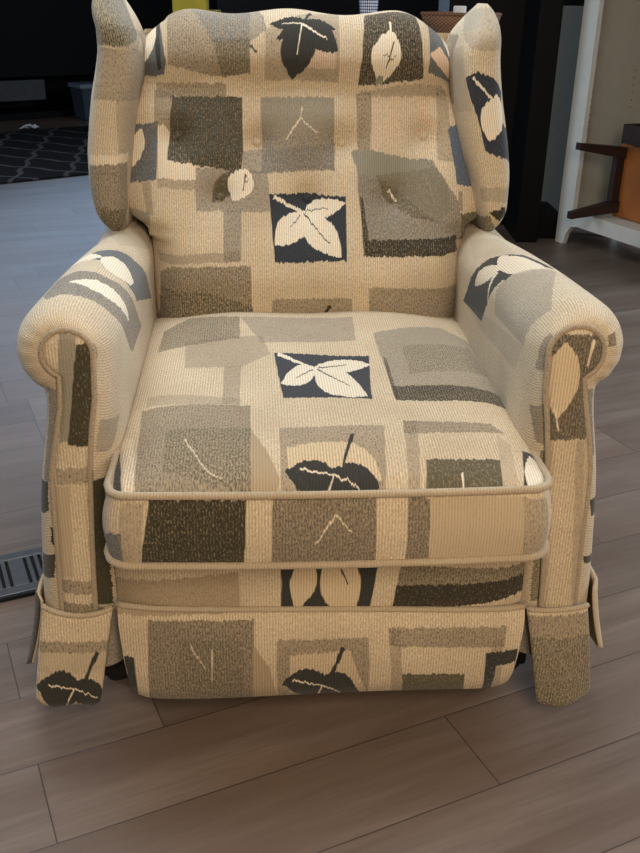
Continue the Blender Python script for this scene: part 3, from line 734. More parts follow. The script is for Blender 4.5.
# ---- wings: rows (z, x_inner, x_outer) measured at the front edge
WL = [(.640, -.350, -.362), (.652, -.342, -.380), (.672, -.338, -.396), (.70, -.335, -.406), (.74, -.332, -.411), (.785, -.326, -.411), (.83, -.320, -.406), (.889, -.309, -.397), (.94, -.299, -.385), (.975, -.298, -.379), (1.0, -.306, -.379), (1.025, -.318, -.385), (1.045, -.330, -.388), (1.065, -.342, -.384), (1.078, -.352, -.372)]
WR = [(.640, .350, .358), (.655, .340, .376), (.675, .334, .387), (.70, .328, .394), (.75, .314, .396), (.80, .298, .391), (.843, .289, .383), (.90, .280, .371), (.964, .275, .362), (1.0, .286, .360), (1.022, .302, .357), (1.038, .316, .352), (1.049, .327, .346), (1.055, .333, .340)]
def make_wing(tab, mat, side):
    m = MB(); rings = []; uvs = []
    z0, z1 = tab[0][0], tab[-1][0]
    n = 48
    for j in range(n + 1):
        t = j / n; t = .6 * t + .4 * (1 - math.cos(t * pi)) / 2
        z = lerp(z0, z1, t)
        xi, xo = interp(z, tab)
        cx, hx = (xi + xo) / 2, abs(xo - xi) / 2
        # front edge: leans back towards the top, tucks in at the bottom
        yf = .600 + .030 * max(0, (z - .70) / .36) + .10 * max(0, (z - .99) / .07) ** 2 * .5 + .05 * max(0, (.70 - z) / .06) ** 2
        k2 = max(0, (z - (z1 - .07)) / .07) ** 2
        yb = .86 - .07 * k2; yf += .05 * k2
        hy = (yb - yf) / 2; cy = (yb + yf) / 2
        r = []; q = []
        N = 40
        for i in range(N):
            a = 2 * pi * i / N
            c, s_ = math.cos(a), math.sin(a)
            e = 2 / 3.6
            # width in x is rounder at the front
            px = cx + hx * (abs(c) ** e) * (1 if c > 0 else -1) * (1.0 if s_ > 0 else 1.0)
            py = cy - hy * (abs(s_) ** (2 / 2.6)) * (1 if s_ > 0 else -1)
            r.append((px, py, z))
            q.append((px - cx if True else 0, z))
        # arc-like u: 0 at front centre
        u = [0] * N; k0 = N // 4
        for i in range(1, N):
            k = (k0 + i) % N; kp = (k0 + i - 1) % N
            u[k] = u[kp] + math.dist(r[k][:2], r[kp][:2])
        tot = u[(k0 - 1) % N] + math.dist(r[k0][:2], r[k0 - 1][:2])
        q = [(-(u[k] if u[k] < tot / 2 else u[k] - tot), z) for k in range(N)]
        rings.append(r); uvs.append(q)
    m.rings(rings, uvs, closed=True, cap0=True, cap1=True)
    return m.build('wing', mat, chair)
make_wing(WL, MATS['wing_left'], -1)
make_wing(WR, MATS['wing_right'], 1)

# ---- arms
def arm_outline(s):
    """full section, from the bottom of the inner face over the roll to the bottom of the outer face; (|x|, z)"""
    pts = []
    for k in range(12): pts.append((lerp(.292, .287, k / 12), lerp(.125, .60, k / 12)))
    C, Rr = (.353, .628), .068
    for k in range(31):
        a = R(lerp(180, -62, k / 30)); pts.append((C[0] + Rr * math.cos(a), C[1] + Rr * math.sin(a)))
    oz = [(.06, .428), (.20, .428), (.32, .420), (.42, .409), (.517, .392), (.55, .387), (.57, .385)]
    for k in range(1, 15):
        z = lerp(.562, .125, k / 14); pts.append((interp(z, oz)[0], z))
    return pts
def panel_outline(s):
    pts = []
    iz = [(.06, .338), (.22, .338), (.44, .328), (.51, .322), (.595, .309), (.64, .308)]
    for k in range(12):
        z = lerp(.125, .615, k / 12); pts.append((interp(z, iz)[0], z))
    C, Rr = (.3405, .638), .033
    if s > 0:
        C, Rr = (.335, .634), .038
        pts = [(a - .011 * min(1, max(0, (z - .1) / .35)), z) for a, z in pts]
    for k in range(31):
        a = R(lerp(180, -66, k / 30)); pts.append((C[0] + Rr * math.cos(a), C[1] + Rr * math.sin(a)))
    oz = [(.06, .388), (.22, .387), (.34, .383), (.455, .379), (.52, .366), (.574, .355), (.60, .3535)]
    for k in range(1, 15):
        z = lerp(.598, .125, k / 14); pts.append((interp(z, oz)[0], z))
    return pts
def make_arm(s, mat, pmat):
    A, Bo = arm_outline(s), panel_outline(s)
    n = len(A)
    u = [0]
    for i in range(1, n): u.append(u[-1] + math.dist(A[i], A[i - 1]))
    u0 = u[27]
    u = [x - u0 for x in u]
    rings, uvs = [], []
    YE, D = .80, .078
    def yoff(i, y):       # the roll sinks a little towards the back
        z = A[i][1]
        k = max(0, min(1, (z - .40) / .2))
        return -.038 * k * max(0, min(1, y / .6)) + .006 * k * math.sin(pi * max(0, min(1, (y - .05) / .55)))
    NYs = 40
    for j in range(NYs + 1):
        y = lerp(YE, D, j / NYs)
        row = []
        kk = max(0, min(1, (y - .08) / .5))
        for i in range(n):
            a, z = A[i]
            if i < 12: a += .010 * kk * (i / 11)
            elif i <= 42:
                a = .353 + (a - .353) * (1 - .15 * kk); z = .628 + (z - .628) * (1 - .10 * kk)
            row.append((s * a, y, z + yoff(i, y)))
        rings.append(row)
        uvs.append([(u[i], y) for i in range(n)])
    K = 12
    arc = 0
    for k in range(1, K + 1):
        th = k / K * pi / 2
        w = 1 - math.cos(th); y = D - (D - .004) * math.sin(th)
        w2 = w ** 1.0
        r = []
        for i in range(n):
            a = lerp(A[i][0], Bo[i][0], w2); z = lerp(A[i][1], Bo[i][1], w2) + yoff(i, y)
            # gathered pleats where the cover turns over the roll
            g = 0
            if 14 < i < 44:
                g = .0022 * math.sin(i * 2.1 + s) * math.sin(th * 2) * (1 if i > 28 else .5)
            r.append((s * (a), y - g, z))
        arc += .060 * (pi / 2) / K
        rings.append(r); uvs.append([(u[i], D - arc) for i in range(n)])
    # turn in behind the panel cord
    r = rings[-1]
    cen = [(.353, z) for (_, z) in Bo]
    rings.append([(p[0], p[1] + .012, p[2]) for p in r]); uvs.append([(u[i], D - arc - .01) for i in range(n)])
    m = MB(); m.rings(rings, uvs)
    arm = m.build('armrest', mat, chair)
    sm_ = arm.modifiers.new('smooth', 'SUBSURF'); sm_.levels = 1; sm_.render_levels = 1
    # facing panel (front of the arm): puffed slip of fabric
    m = MB()
    ring0 = [(s * a, .008, z) for a, z in Bo]
    def inset(d, y):
        out = []
        for i in range(n):
            p0 = Vector(Bo[max(0, i - 1)]); p1 = Vector(Bo[min(n - 1, i + 1)])
            tn = (p1 - p0).normalized(); nr = Vector((tn.y, -tn.x))
            q = Vector(Bo[i]) + nr * d
            out.append((s * q.x, y, q.y))
        return out
    rs = [ring0, inset(.002, .000), inset(.006, -.005), inset(.011, -.007)]
    ids = m.rings(rs, [[(p[0], p[2]) for p in r] for r in rs])
    m.f.append(ids[-1][:])
    panel = m.build('arm_front_panel', pmat, arm)
    bm = bmesh.new(); bm.from_mesh(panel.data)
    bmesh.ops.triangulate(bm, faces=[f for f in bm.faces if len(f.verts) > 4]); bm.to_mesh(panel.data); bm.free()
    mp = MB(); mp.tube([(s * a, .001, z) for a, z in Bo], .0042)
    mp.build('piping', welt_dark, panel)
    return arm
make_arm(-1, MATS['arm_left'], MATS['panel_left'])
make_arm(1, MATS['arm_right'], MATS['panel_right'])

# ---- front rail under the cushion and the folded footrest
m = MB(); rings = []; uvs = []
for j in range(9):
    z = lerp(.365, .225, j / 8)
    row = []
    for i in range(41):
        x = lerp(-.306, .306, i / 40); a = abs(x) / .306
        row.append((x, -.008 - .010 * (1 - a ** 6) + .02 * a ** 10, z))
    rings.append(row); uvs.append([(p[0], p[2]) for p in row])
m.rings(rings, uvs)
back_row = [(p[0], .08, p[2]) for p in rings[0]]
m.rings([back_row, rings[0]], [[(p[0], p[2] + .08) for p in rings[0]], uvs[0]])
m.build('front_rail', MATS['foot'], chair, recalc=False)
FPz = [(.236, -.006, .306), (.238, -.018, .306), (.232, -.027, .305), (.21, -.033, .304), (.16, -.037, .300), (.11, -.034, .296), (.085, -.026, .293), (.074, -.012, .289), (.072, .02, .285), (.08, .06, .28), (.236, .065, .28)]
m = MB(); rings = []; uvs = []; sacc = 0
for j, (z, y, hw) in enumerate(FPz):
    if j: sacc += math.dist((z, y), FPz[j - 1][:2])
    row = []; q = []
    for i in range(61):
        a = -1 + 2 * i / 60
        aa = abs(a)
        x = hw * a + .001
        cr = .008 * max(0, (aa - .9) / .1) ** 2 if z < .13 else 0
        dz = .004 * math.sin(x * 9 + .5) * (1 if z < .12 else .3) - .011 * a * (1 if z > .2 else .2)
        row.append((x, y + .012 * aa ** 8, z + cr + dz)); q.append((x, .236 - sacc))
    rings.append(row); uvs.append(q)
m.rings(rings, uvs, cap0=False)
foot = m.build('footrest', MATS['foot'], chair)
mp = MB(); mp.tube([(p[0], p[1] - .002, p[2] + .002) for p in rings[1]], .0046); mp.build('piping', welt, foot)

# ---- corner skirts: front flap and side flap on each arm post
def make_skirt(s, mat, topz, botz, a_in, a_out, b_in, b_out):
    m = MB()
    def sheet(fn, nu, nv, th):
        f = []; 
        P = [[fn(i / nu, j / nv) for i in range(nu + 1)] for j in range(nv + 1)]
        f = [[(p[0], p[1], p[2]) for p in r] for r in P]
        return f
    NUs, NVs = 18, 16
    front = []
    for j in range(NVs + 1):
        v = j / NVs
        row = []
        for i in range(NUs + 1):
            t = i / NUs
            a = lerp(lerp(a_in, a_out, t), lerp(b_in, b_out, t), v)
            e = abs(2 * t - 1)
            zb = botz(t) + .007 * max(0, (e - .8) / .2) ** 2
            z = lerp(topz(t), zb, v)
            y = -.010 - .020 * v - .010 * math.sin(pi * v) * .6 - .004 * math.sin(pi * t) + .004 * e ** 4 + .003 * math.sin(t * 7 + s) * v
            row.append((s * a, y, z))
        front.append(row)
    rear = [[(p[0], p[1] + .007, p[2]) for p in r] for r in front]
    uvf = [[(s * abs(p[0]), p[2]) for p in r] for r in front]
    uvr = [[(s * abs(p[0]), p[2] - 2) for p in r] for r in front]
    a_ = m.rings(front, uvf); b_ = m.rings(rear, uvr, flip=True)
    def stitch(e0, e1):
        for k in range(len(e0) - 1): m.f.append([e0[k], e0[k + 1], e1[k + 1], e1[k]])
    stitch(a_[0], b_[0]); stitch(a_[-1], b_[-1]); stitch([r[0] for r in a_], [r[0] for r in b_]); stitch([r[-1] for r in a_], [r[-1] for r in b_])
    sk = m.build('corner_skirt', mat, chair)
    mp = MB(); mp.tube([(p[0], p[1] - .001, p[2] + .001) for p in front[0]], .0042); mp.build('piping', welt, sk)
    # side flap, hanging off the outer face and flaring out
    m = MB(); fr = []
    for j in range(13):
        v = j / 12; row = []
        for i in range(15):
            t = i / 14
            y = lerp(.012, .34, t)
            z = lerp(.245, .095 + .035 * max(0, (abs(2 * t - 1) - .6) / .4) ** 2, v)
            a = .428 + .006 + .026 * v ** 1.4 + .004 * math.sin(t * 9) * v - .012 * (1 - min(1, t / .08))
            row.append((s * a, y, z))
        fr.append(row)
    re = [[(p[0] - s * .006, p[1], p[2]) for p in r] for r in fr]
    a_ = m.rings(fr, [[(s * (.45 + p[1]), p[2]) for p in r] for r in fr]); b_ = m.rings(re, [[(s * (.45 + p[1]), p[2] - 2) for p in r] for r in fr], flip=True)
    stitch(a_[0], b_[0]); stitch(a_[-1], b_[-1]); stitch([r[0] for r in a_], [r[0] for r in b_]); stitch([r[-1] for r in a_], [r[-1] for r in b_])
    m.build('side_skirt', mat, chair)
make_skirt(-1, MATS['skirt_left'], lambda t: .232 + .010 * (2 * t - 1) ** 2 + .006 * t, lambda t: .082 + .004 * t, .312, .413, .338, .436)
make_skirt(1, MATS['skirt_right'], lambda t: .222 + .004 * t, lambda t: .050 + .020 * t ** 2, .311, .405, .340, .424)

# ---- back panel, black base and feet
m = MB(); rings = []; uvs = []
for j in range(19):
    z = lerp(.10, 1.0, j / 18)
    hw = lerp(.385, .30, max(0, (z - .62) / .40)); k = .02 * (1 - abs(2 * j / 18 - 1) ** 4)
    row = [(-hw, .79, z)] + [(lerp(-hw, hw, i / 20), .835 + k + .012 * (1 - abs(2 * i / 20 - 1) ** 4), z) for i in range(21)] + [(hw, .79, z)]
    rings.append(row); uvs.append([(p[0], p[2] - 4) for p in row])
m.rings(rings, uvs)
m.build('back_panel', MATS['back'], chair, recalc=False)
m = MB(); m.box((0, .43, .12), (.72, .66, .19), b=.006)
m.build('base_frame', dark_cloth, chair)
for x in (-.34, .34):
    for y in (.14, .74):
        m = MB(); m.rings([[(x + r * math.cos(a), y + r * math.sin(a), z) for a in [2 * pi * i / 16 for i in range(16)]] for z, r in ((0, .020), (.004, .022), (.02, .024), (.03, .018))], closed=True, cap0=True, cap1=True)
        m.build('foot', dark_cloth, chair)
# ------------------------------------------------------------------ the room
PL_ANG = R(25)                      # planks run 25 degrees off the camera axis' normal
def floor_mat():
    t = NT('vinyl_plank_floor')
    g = t.n('ShaderNodeTexCoord')
    P = g.outputs['Object']
    s = t.vmath('DOT_PRODUCT', P, (math.cos(PL_ANG), math.sin(PL_ANG), 0))
    n = t.vmath('DOT_PRODUCT', P, (-math.sin(PL_ANG), math.cos(PL_ANG), 0))
    W, Ln = .159, 1.22
    rn = t.math('DIVIDE', t.math('SUBTRACT', n, .821), W)
    row = t.math('FLOOR', rn); fr = t.math('SUBTRACT', rn, row)
    wn = t.n('ShaderNodeTexWhiteNoise', noise_dimensions='1D'); t.set(wn.inputs['W'], t.math('ADD', row, .37))
    off = t.math('MULTIPLY', wn.outputs['Value'], Ln)
    for k, v in ((0, .69), (1, .068), (2, .265), (3, 1.285 - Ln), (7, .5), (8, .1)):   # seams seen near the chair
        e = t.math('COMPARE', row, float(k), .1)
        off = t.math('MULTIPLY_ADD', e, t.math('SUBTRACT', v, off), off)
    rs = t.math('DIVIDE', t.math('SUBTRACT', s, off), Ln)
    col_i = t.math('FLOOR', rs); fs = t.math('SUBTRACT', rs, col_i)
    pid = t.n('ShaderNodeTexWhiteNoise', noise_dimensions='2D'); t.set(pid.inputs['Vector'], t.comb(row, col_i, 0))
    pv = pid.outputs['Value']
    dn = t.math('MULTIPLY', t.math('MINIMUM', fr, t.math('SUBTRACT', 1.0, fr)), W)
    ds = t.math('MULTIPLY', t.math('MINIMUM', fs, t.math('SUBTRACT', 1.0, fs)), Ln)
    seam = t.math('MINIMUM', dn, ds)
    sm = t.mapr(seam, .0004, .0014)
    # wood grain stretched along the plank
    gv = t.comb(t.math('MULTIPLY', s, 2.2), t.math('MULTIPLY', n, 26.0), t.math('MULTIPLY', pv, 37.0))
    g1 = t.noise(gv, 1.0, 6.0, .62, .6)
    gv2 = t.comb(t.math('MULTIPLY', s, 9.0), t.math('MULTIPLY', n, 170.0), t.math('MULTIPLY', pv, 11.0))
    g2 = t.noise(gv2, 1.0, 3.0, .6)
    gv3 = t.comb(t.math('MULTIPLY', s, 1.3), t.math('MULTIPLY', n, 6.0), t.math('MULTIPLY', pv, 71.0))
    g3 = t.noise(gv3, 1.0, 3.0, .5)
    c = t.mix(t.mapr(g1.outputs['Fac'], .3, .7), FL[0], FL[1])
    c = t.mix(t.mapr(g3.outputs['Fac'], .38, .62, 0, .7), c, FL[2])
    c = t.mix(t.mapr(g2.outputs['Fac'], .35, .7, 0, .35), c, FL[3])
    k = t.mapr(pv, 0, 1, .86, 1.10)
    c = t.mix(1.0, c, t.comb(k, k, k), 'MULTIPLY')
    c = t.mix(sm, srgb(58, 51, 48), c)
    h = t.math('ADD', t.math('MULTIPLY', g2.outputs['Fac'], .25), t.math('MULTIPLY', sm, 1.0))
    rg = t.mapr(g1.outputs['Fac'], .3, .7, .36, .50)
    return t.out(c, rg, 0, bump=h, strength=.25, dist=.0015, spec=.5)
FL = (srgb(104, 90, 80), srgb(132, 117, 106), srgb(104, 86, 74), srgb(90, 77, 68))
def slab(name, pts, z, mat):
    m = MB(); ids = [m.add((p[0], p[1], z), p) for p in pts]; m.f.append(ids)
    o = m.build(name, mat, smooth=False, recalc=False); o['kind'] = 'structure'; return o
XL, XR, YF, YBk, ZC = -5.2, 4.2, -3.0, 12.0, 2.6
slab('floor', [(XL, YF), (XR, YF), (XR, YBk), (XL, YBk)], 0, floor_mat())
wall_m = simple('wall_paint', srgb(150, 142, 132), .8, var=.05, scale=6)
dark_wall = simple('dark_wall_paint', srgb(34, 32, 33), .8, var=.08, scale=6)
def wall(name, a, b, mat):
    m = MB()
    ids = [m.add((a[0], a[1], 0)), m.add((b[0], b[1], 0)), m.add((b[0], b[1], ZC)), m.add((a[0], a[1], ZC))]
    m.f.append(ids); o = m.build(name, mat, smooth=False, recalc=False); o['kind'] = 'structure'
wall('wall_back', (XL, YBk), (XR, YBk), dark_wall)
wall('wall_left', (XL, YF), (XL, YBk), wall_m)
wall('wall_right', (XR, YBk), (XR, YF), wall_m)
wall('wall_front', (XR, YF), (XL, YF), wall_m)
o = slab('ceiling', [(XL, YF), (XL, YBk), (XR, YBk), (XR, YF)], ZC, wall_m)

# ---- floor register
metal = simple('dark_bronze_metal', srgb(92, 90, 90), .42, .6, var=.1, scale=60)
void = simple('black_duct', srgb(6, 6, 7), .9)
PA = Matrix.Rotation(PL_ANG, 4, 'Z')
def plank(s, n): return (s * math.cos(PL_ANG) - n * math.sin(PL_ANG), s * math.sin(PL_ANG) + n * math.cos(PL_ANG))
vx, vy = plank(.105, 1.672)
vent = thing('floor_register', 'dark metal floor register with slots beside the left side of the armchair', 'floor vent', (vx, vy, 0), PL_ANG)
m = MB()
VL, VW, SL = .30, .152, .098
m.box((0, VW / 2 - (VW - SL) / 4, .004), (VL, (VW - SL) / 2, .007), b=.002)
m.box((0, -VW / 2 + (VW - SL) / 4, .004), (VL, (VW - SL) / 2, .007), b=.002)
x = -VL / 2
edges = []
slots = [-.122 + .0145 * k for k in range(9)] + [.030 + .0145 * k for k in range(7)]
px_ = -VL / 2
for sx in slots + [VL / 2 + .0035]:
    w = (sx - .0035) - px_
    m.box((px_ + w / 2, 0, .004), (w, SL + .002, .0066), b=.0008)
    px_ = sx + .0035
m.build('grille', metal, vent, smooth=False)
m = MB(); m.box((0, 0, .0012), (VL - .01, SL + .004, .002)); m.build('duct', void, vent, smooth=False)
m = MB(); m.box((0, -VW / 2 - .005, .004), (VL + .006, .010, .008), b=.001); m.build('rim', void, vent, smooth=False)

# ---- rug
def rug_mat():
    t = NT('dark_lattice_rug')
    tc = t.n('ShaderNodeTexCoord'); s = t.sep(tc.outputs['Object'])
    wob = t.noise(tc.outputs['Object'], 7.0, 2.0).outputs['Fac']
    u = t.math('DIVIDE', s[0], .36); v = t.math('DIVIDE', s[1], .62)
    wave = t.math('MULTIPLY', t.math('SINE', t.math('MULTIPLY', v, 4 * pi)), .045)
    u = t.math('ADD', u, t.math('MULTIPLY', t.math('SUBTRACT', wob, .5), .12))
    lines = None
    for sg in (1, -1):
        q = t.math('ADD', u, t.math('MULTIPLY', v, float(sg)))
        q = t.math('ADD', q, t.math('MULTIPLY', wave, float(sg)))
        f = t.math('ABSOLUTE', t.math('SUBTRACT', t.math('FRACT', q), .5))
        lines = f if lines is None else t.math('MINIMUM', lines, f)
    l = t.mapr(lines, .035, .06, 1, 0)
    edge = t.math('MINIMUM', t.math('SUBTRACT', RUG[0] / 2, t.math('ABSOLUTE', s[0])), t.math('SUBTRACT', RUG[1] / 2, t.math('ABSOLUTE', s[1])))
    l = t.math('MULTIPLY', l, t.mapr(edge, .04, .05))
    n = t.noise(tc.outputs['Object'], 220.0, 2.0)
    c = t.mix(l, srgb(44, 43, 46), srgb(104, 102, 106))
    k = t.mapr(n.outputs['Fac'], .3, .7, .7, 1.25)
    c = t.mix(1.0, c, t.comb(k, k, k), 'MULTIPLY')
    return t.out(c, .95, bump=n.outputs['Fac'], strength=.5, dist=.004, spec=.1)
RUG = (3.6, 2.35)
ra = R(39)
rs_, rn_ = 2.55, 6.655
m = MB(); m.box((0, 0, .006), (RUG[0] + .5, 2.09, .012), b=.004)
rug = m.build('rug', rug_mat())
RUG_T = tag(rug, 'dark rug with a grey lattice pattern on the floor at the far left', 'rug')
rug.location = (rs_ * math.cos(ra) - rn_ * math.sin(ra), rs_ * math.sin(ra) + rn_ * math.cos(ra), 0); rug.rotation_euler = (0, 0, ra)
# crumpled paper scrap on the far edge of the rug
paper_m = simple('white_paper', srgb(226, 226, 228), .8, var=.05)
m = MB(); rnd = random.Random(3); rows = []
for j in range(7):
    rows.append([(lerp(-.065, .065, i / 8) + rnd.uniform(-.006, .006), lerp(-.06, .06, j / 6) + rnd.uniform(-.006, .006), .004 + rnd.uniform(0, .036) * (1 - abs(i / 4 - 1) ** 2 * .8)) for i in range(9)])
m.rings(rows)
pp = m.build('paper_scrap', paper_m, smooth=False)
tag(pp, 'crumpled scrap of white paper lying on the far edge of the lattice rug', 'paper')
pp.location = (-2.45, 8.01, .012)

black = simple('black_lacquer', srgb(9, 9, 10), .55, var=.1, spec=.15)
greyb = simple('grey_board', srgb(76, 76, 69), .6, var=.06)
# ---- low black media console far left
ca = R(38)
con = thing('media_console', 'long black media console with a grey drawer front low at far left', 'cabinet', (-2.47, 8.75, 0), ca)
def bx(name, c, d, mat, parent, b=.004, **k):
    m = MB(); m.box(c, d, b=b); return m.build(name, mat, parent, smooth=False, **k)
bx('body', (.1, .28, .76), (3.4, .52, .80), black, con)
bx('back_panel', (.1, .52, .18), (3.4, .04, .36), black, con)
for x in (-1.58, 1.78): bx('side_panel', (x, .27, .18), (.04, .5, .36), black, con)
bx('plinth', (.1, .30, .03), (3.32, .44, .06), black, con)
bx('drawer', (-.72, .06, .25), (1.42, .05, .17), simple('grey_drawer_front', srgb(70, 72, 74), .6), con, label='grey drawer front')
bin_m = simple('blue_grey_plastic', srgb(62, 76, 88), .35, var=.08)
bn = thing('storage_bin', 'blue grey plastic storage bin with a pale lid below the black console', 'storage box', (-2.06, 8.86, 0), ca)
m = MB()
m.rings([[(sx * (w / 2) , sy * (d_ / 2), z) for sx, sy in ((-1, -1), (1, -1), (1, 1), (-1, 1))] for w, d_, z in ((.34, .20, 0), (.36, .22, .02), (.40, .25, .27))], closed=True, cap0=True, cap1=True)
m.build('tub', bin_m, bn, smooth=False)
bx('lid', (0, 0, .29), (.43, .27, .035), simple('pale_plastic', srgb(120, 132, 146), .4), bn)
bx('label_sticker', (.02, -.126, .17), (.12, .004, .05), simple('sticker', srgb(104, 110, 116), .6), bn, b=0)

# ---- dark sideboard behind the chair with things standing on it
sb = thing('sideboard', 'black sideboard standing behind the armchair', 'sideboard', (-.10, 3.62, 0))
bx('body', (0, 0, .48), (1.16, .42, .80), black, sb)
bx('top', (0, 0, .89), (1.20, .46, .02), black, sb)
for x in (-.52, .52):
    for y in (-.16, .16): bx('leg', (x, y, .04), (.05, .05, .08), black, sb)
for x in (-.29, .29):
    dr = bx('door', (x, -.215, .48), (.54, .015, .74), black, sb)
    bx('handle', (x * .25, -.228, .52), (.012, .014, .12), metal, dr)
yb = thing('yellow_box', 'yellow carton peeking over the left of the chair back', 'box', (-.47, 3.52, .90))
bx('carton', (0, 0, .12), (.115, .09, .24), simple('yellow_card', srgb(150, 138, 30), .7), yb)
bx('flap', (.075, 0, .105), (.05, .07, .008), simple('yellow_card_b', srgb(120, 112, 34), .7), yb, b=0)
# cut glass vase: a faceted diamond pattern
def glassy():
    t = NT('patterned_glass'); tc = t.n('ShaderNodeTexCoord'); s = t.sep(tc.outputs['UV'])
    a = t.math('SINE', t.math('MULTIPLY', t.math('ADD', s[0], s[1]), 330.0)); b = t.math('SINE', t.math('MULTIPLY', t.math('SUBTRACT', s[0], s[1]), 330.0))
    f = t.mapr(t.math('MULTIPLY', a, b), -.2, .2)
    return t.out(t.mix(f, srgb(58, 62, 84), srgb(206, 210, 226)), .2)
gv = thing('patterned_vase', 'blue and white diamond patterned vase peeking over the middle of the chair back', 'vase', (.145, 3.55, .90))
m = MB(); m.rings([[(r * math.cos(a), r * math.sin(a), z) for a in [2 * pi * i / 20 for i in range(20)]] for r, z in ((.024, 0), (.026, .01), (.028, .08), (.034, .15), (.037, .20), (.032, .20), (.022, .03))],
    [[(.04 * a, z) for a in [2 * pi * i / 20 for i in range(20)]] for z in (0, .01, .08, .15, .20, .2, .03)], closed=True, cap0=True, cap1=True)
m.build('body', glassy(), gv)
# wicker basket
def wick():
    t = NT('wicker'); tc = t.n('ShaderNodeTexCoord'); s = t.sep(tc.outputs['UV'])
    a = t.math('SINE', t.math('MULTIPLY', s[0], 420.0)); b = t.math('SINE', t.math('MULTIPLY', s[1], 620.0))
    h = t.math('MULTIPLY', a, b)
    return t.out(t.mix(t.mapr(h, -1, 1), srgb(70, 44, 26), srgb(150, 104, 66)), .7, bump=h, strength=.6, dist=.004)
wm = wick()
bk = thing('wicker_basket', 'brown wicker basket peeking out between chair back and right wing', 'basket', (.462, 3.50, .90), R(-38))
def rect(w, d_, z): 
    return [(x, y, z) for x, y in ((-w/2, -d_/2), (0, -d_/2 - .008), (w/2, -d_/2), (w/2 + .006, 0), (w/2, d_/2), (0, d_/2 + .008), (-w/2, d_/2), (-w/2 - .006, 0))]
prs = [(.15, .12, 0), (.155, .125, .01), (.20, .16, .075), (.215, .175, .108), (.200, .160, .108), (.14, .11, .014)]
m = MB(); m.rings([rect(*p) for p in prs], [[(.09 * i, p[2]) for i in range(8)] for p in prs], closed=True, cap0=True, cap1=True)
m.build('body', wm, bk)
m = MB(); m.tube(rect(.21, .17, .11), .006, closed=True); m.build('rim', wm, bk)
# paper roll lying in the basket
ml = thing('white_paper_roll', 'white paper roll standing in the wicker basket', 'paper roll', (.452, 3.47, .9195), R(8))
m = MB(); m.rings([[(r * math.cos(a), r * math.sin(a), z) for a in [2 * pi * i / 24 for i in range(24)]] for r, z in ((.020, 0), (.022, .004), (.022, .112), (.020, .116), (.009, .116), (.009, .02))], closed=True, cap0=True, cap1=True)
m.build('roll', simple('paper_roll_white', srgb(190, 184, 178), .8), ml)

# ---- black cabinet at right
bc = thing('black_cabinet', 'tall black cabinet standing between the armchair and the white bookcase', 'cabinet', (.86, 4.75, 0))
bx('body', (-.03, .24, 1.06), (.52, .46, 2.08), black, bc)
bx('side_panel', (.112, -.17, 1.05), (.10, .33, 2.10), black, bc)
bx('plinth', (-.03, .26, .015), (.50, .40, .03), black, bc, b=0)
bx('foot', (.20, -.10, .06), (.17, .30, .12), black, bc)
gb = thing('grey_board_panel', 'upright grey board between the black cabinet and the white bookcase', 'board', (1.27, 5.02, 0))
bx('board', (0, 0, .515), (.23, .022, 1.03), greyb, gb)

# ---- white bookcase, with a small stool lying on its bottom shelf
white = simple('white_painted_wood', srgb(214, 214, 206), .5, var=.04)
BA = R(-65)
BO = Vector((1.13, 4.46, 0))
inner = simple('shade_toned_interior_board', srgb(170, 165, 152), .6, var=.05)  # white boards toned greige: the shade inside the bookcase is put into the colour
bc2 = thing('white_bookcase', 'white painted bookcase with pin holes in its side at the right', 'bookcase', BO, BA)
BWd, BD, BH = .86, .34, 2.1
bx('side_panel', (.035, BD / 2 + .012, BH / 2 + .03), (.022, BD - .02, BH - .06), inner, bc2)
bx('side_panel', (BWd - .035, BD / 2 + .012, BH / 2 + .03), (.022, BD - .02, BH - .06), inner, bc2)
pin = simple('pin_hole', srgb(18, 17, 15), .9)
sp = bc2.children[0]
for yy in (.06, .29):
    for k in range(6):
        m = MB(); zq = .52 + .032 * k + (.0 if yy < .1 else .09)
        m.rings([[(.0463, yy + r * math.cos(a), zq + r * math.sin(a)) for a in [2 * pi * i / 10 for i in range(10)]] for r in (.003, .0028)], closed=True, cap1=True)
        m.build('pin_hole', pin, sp, recalc=False)
def prism(name, poly, y0, y1, mat, parent):
    m = MB(); r0 = [(x, y0, z) for x, z in poly]; r1 = [(x, y1, z) for x, z in poly]
    m.rings([r0, r1], closed=True, cap0=True, cap1=True)
    return m.build(name, mat, parent, smooth=False)
SW = .10
prism('stile', [(0, 0), (.055, 0), (.07, .05), (SW, .09), (SW, BH), (0, BH)], -.012, .012, white, bc2)
prism('stile', [(BWd, 0), (BWd - .055, 0), (BWd - .07, .05), (BWd - SW, .09), (BWd - SW, BH), (BWd, BH)], -.012, .012, white, bc2)
prism('bottom_rail', [(SW, .09), (SW + .04, .098), (BWd - SW - .04, .098), (BWd - SW, .09), (BWd - SW, .165), (SW, .165)], -.011, .012, white, bc2)
bx('shelf', (BWd / 2, BD / 2 + .01, .150), (BWd - .095, BD - .02, .022), white, bc2)
bx('shelf', (BWd / 2, BD / 2 + .01, 1.30), (BWd - .095, BD - .03, .022), white, bc2)
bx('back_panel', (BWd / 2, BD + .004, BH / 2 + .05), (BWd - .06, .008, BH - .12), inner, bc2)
bx('top', (BWd / 2, BD / 2, BH + .012), (BWd + .03, BD + .04, .024), white, bc2)
for x in (.03, BWd - .03): bx('leg', (x, BD - .03, .05), (.04, .04, .10), white, bc2)
orange = simple('orange_brown_wood', srgb(156, 92, 38), .45, var=.15, scale=9)
dkw = simple('dark_brown_wood', srgb(42, 24, 18), .5, var=.2)
def bkp(x, y, z): return BO + Matrix.Rotation(BA, 3, 'Z') @ Vector((x, y, z))
st = thing('wooden_bench', 'orange brown wooden bench with dark legs lying sideways on the bookcase shelf', 'bench', bkp(.225, .125, .1615), BA)
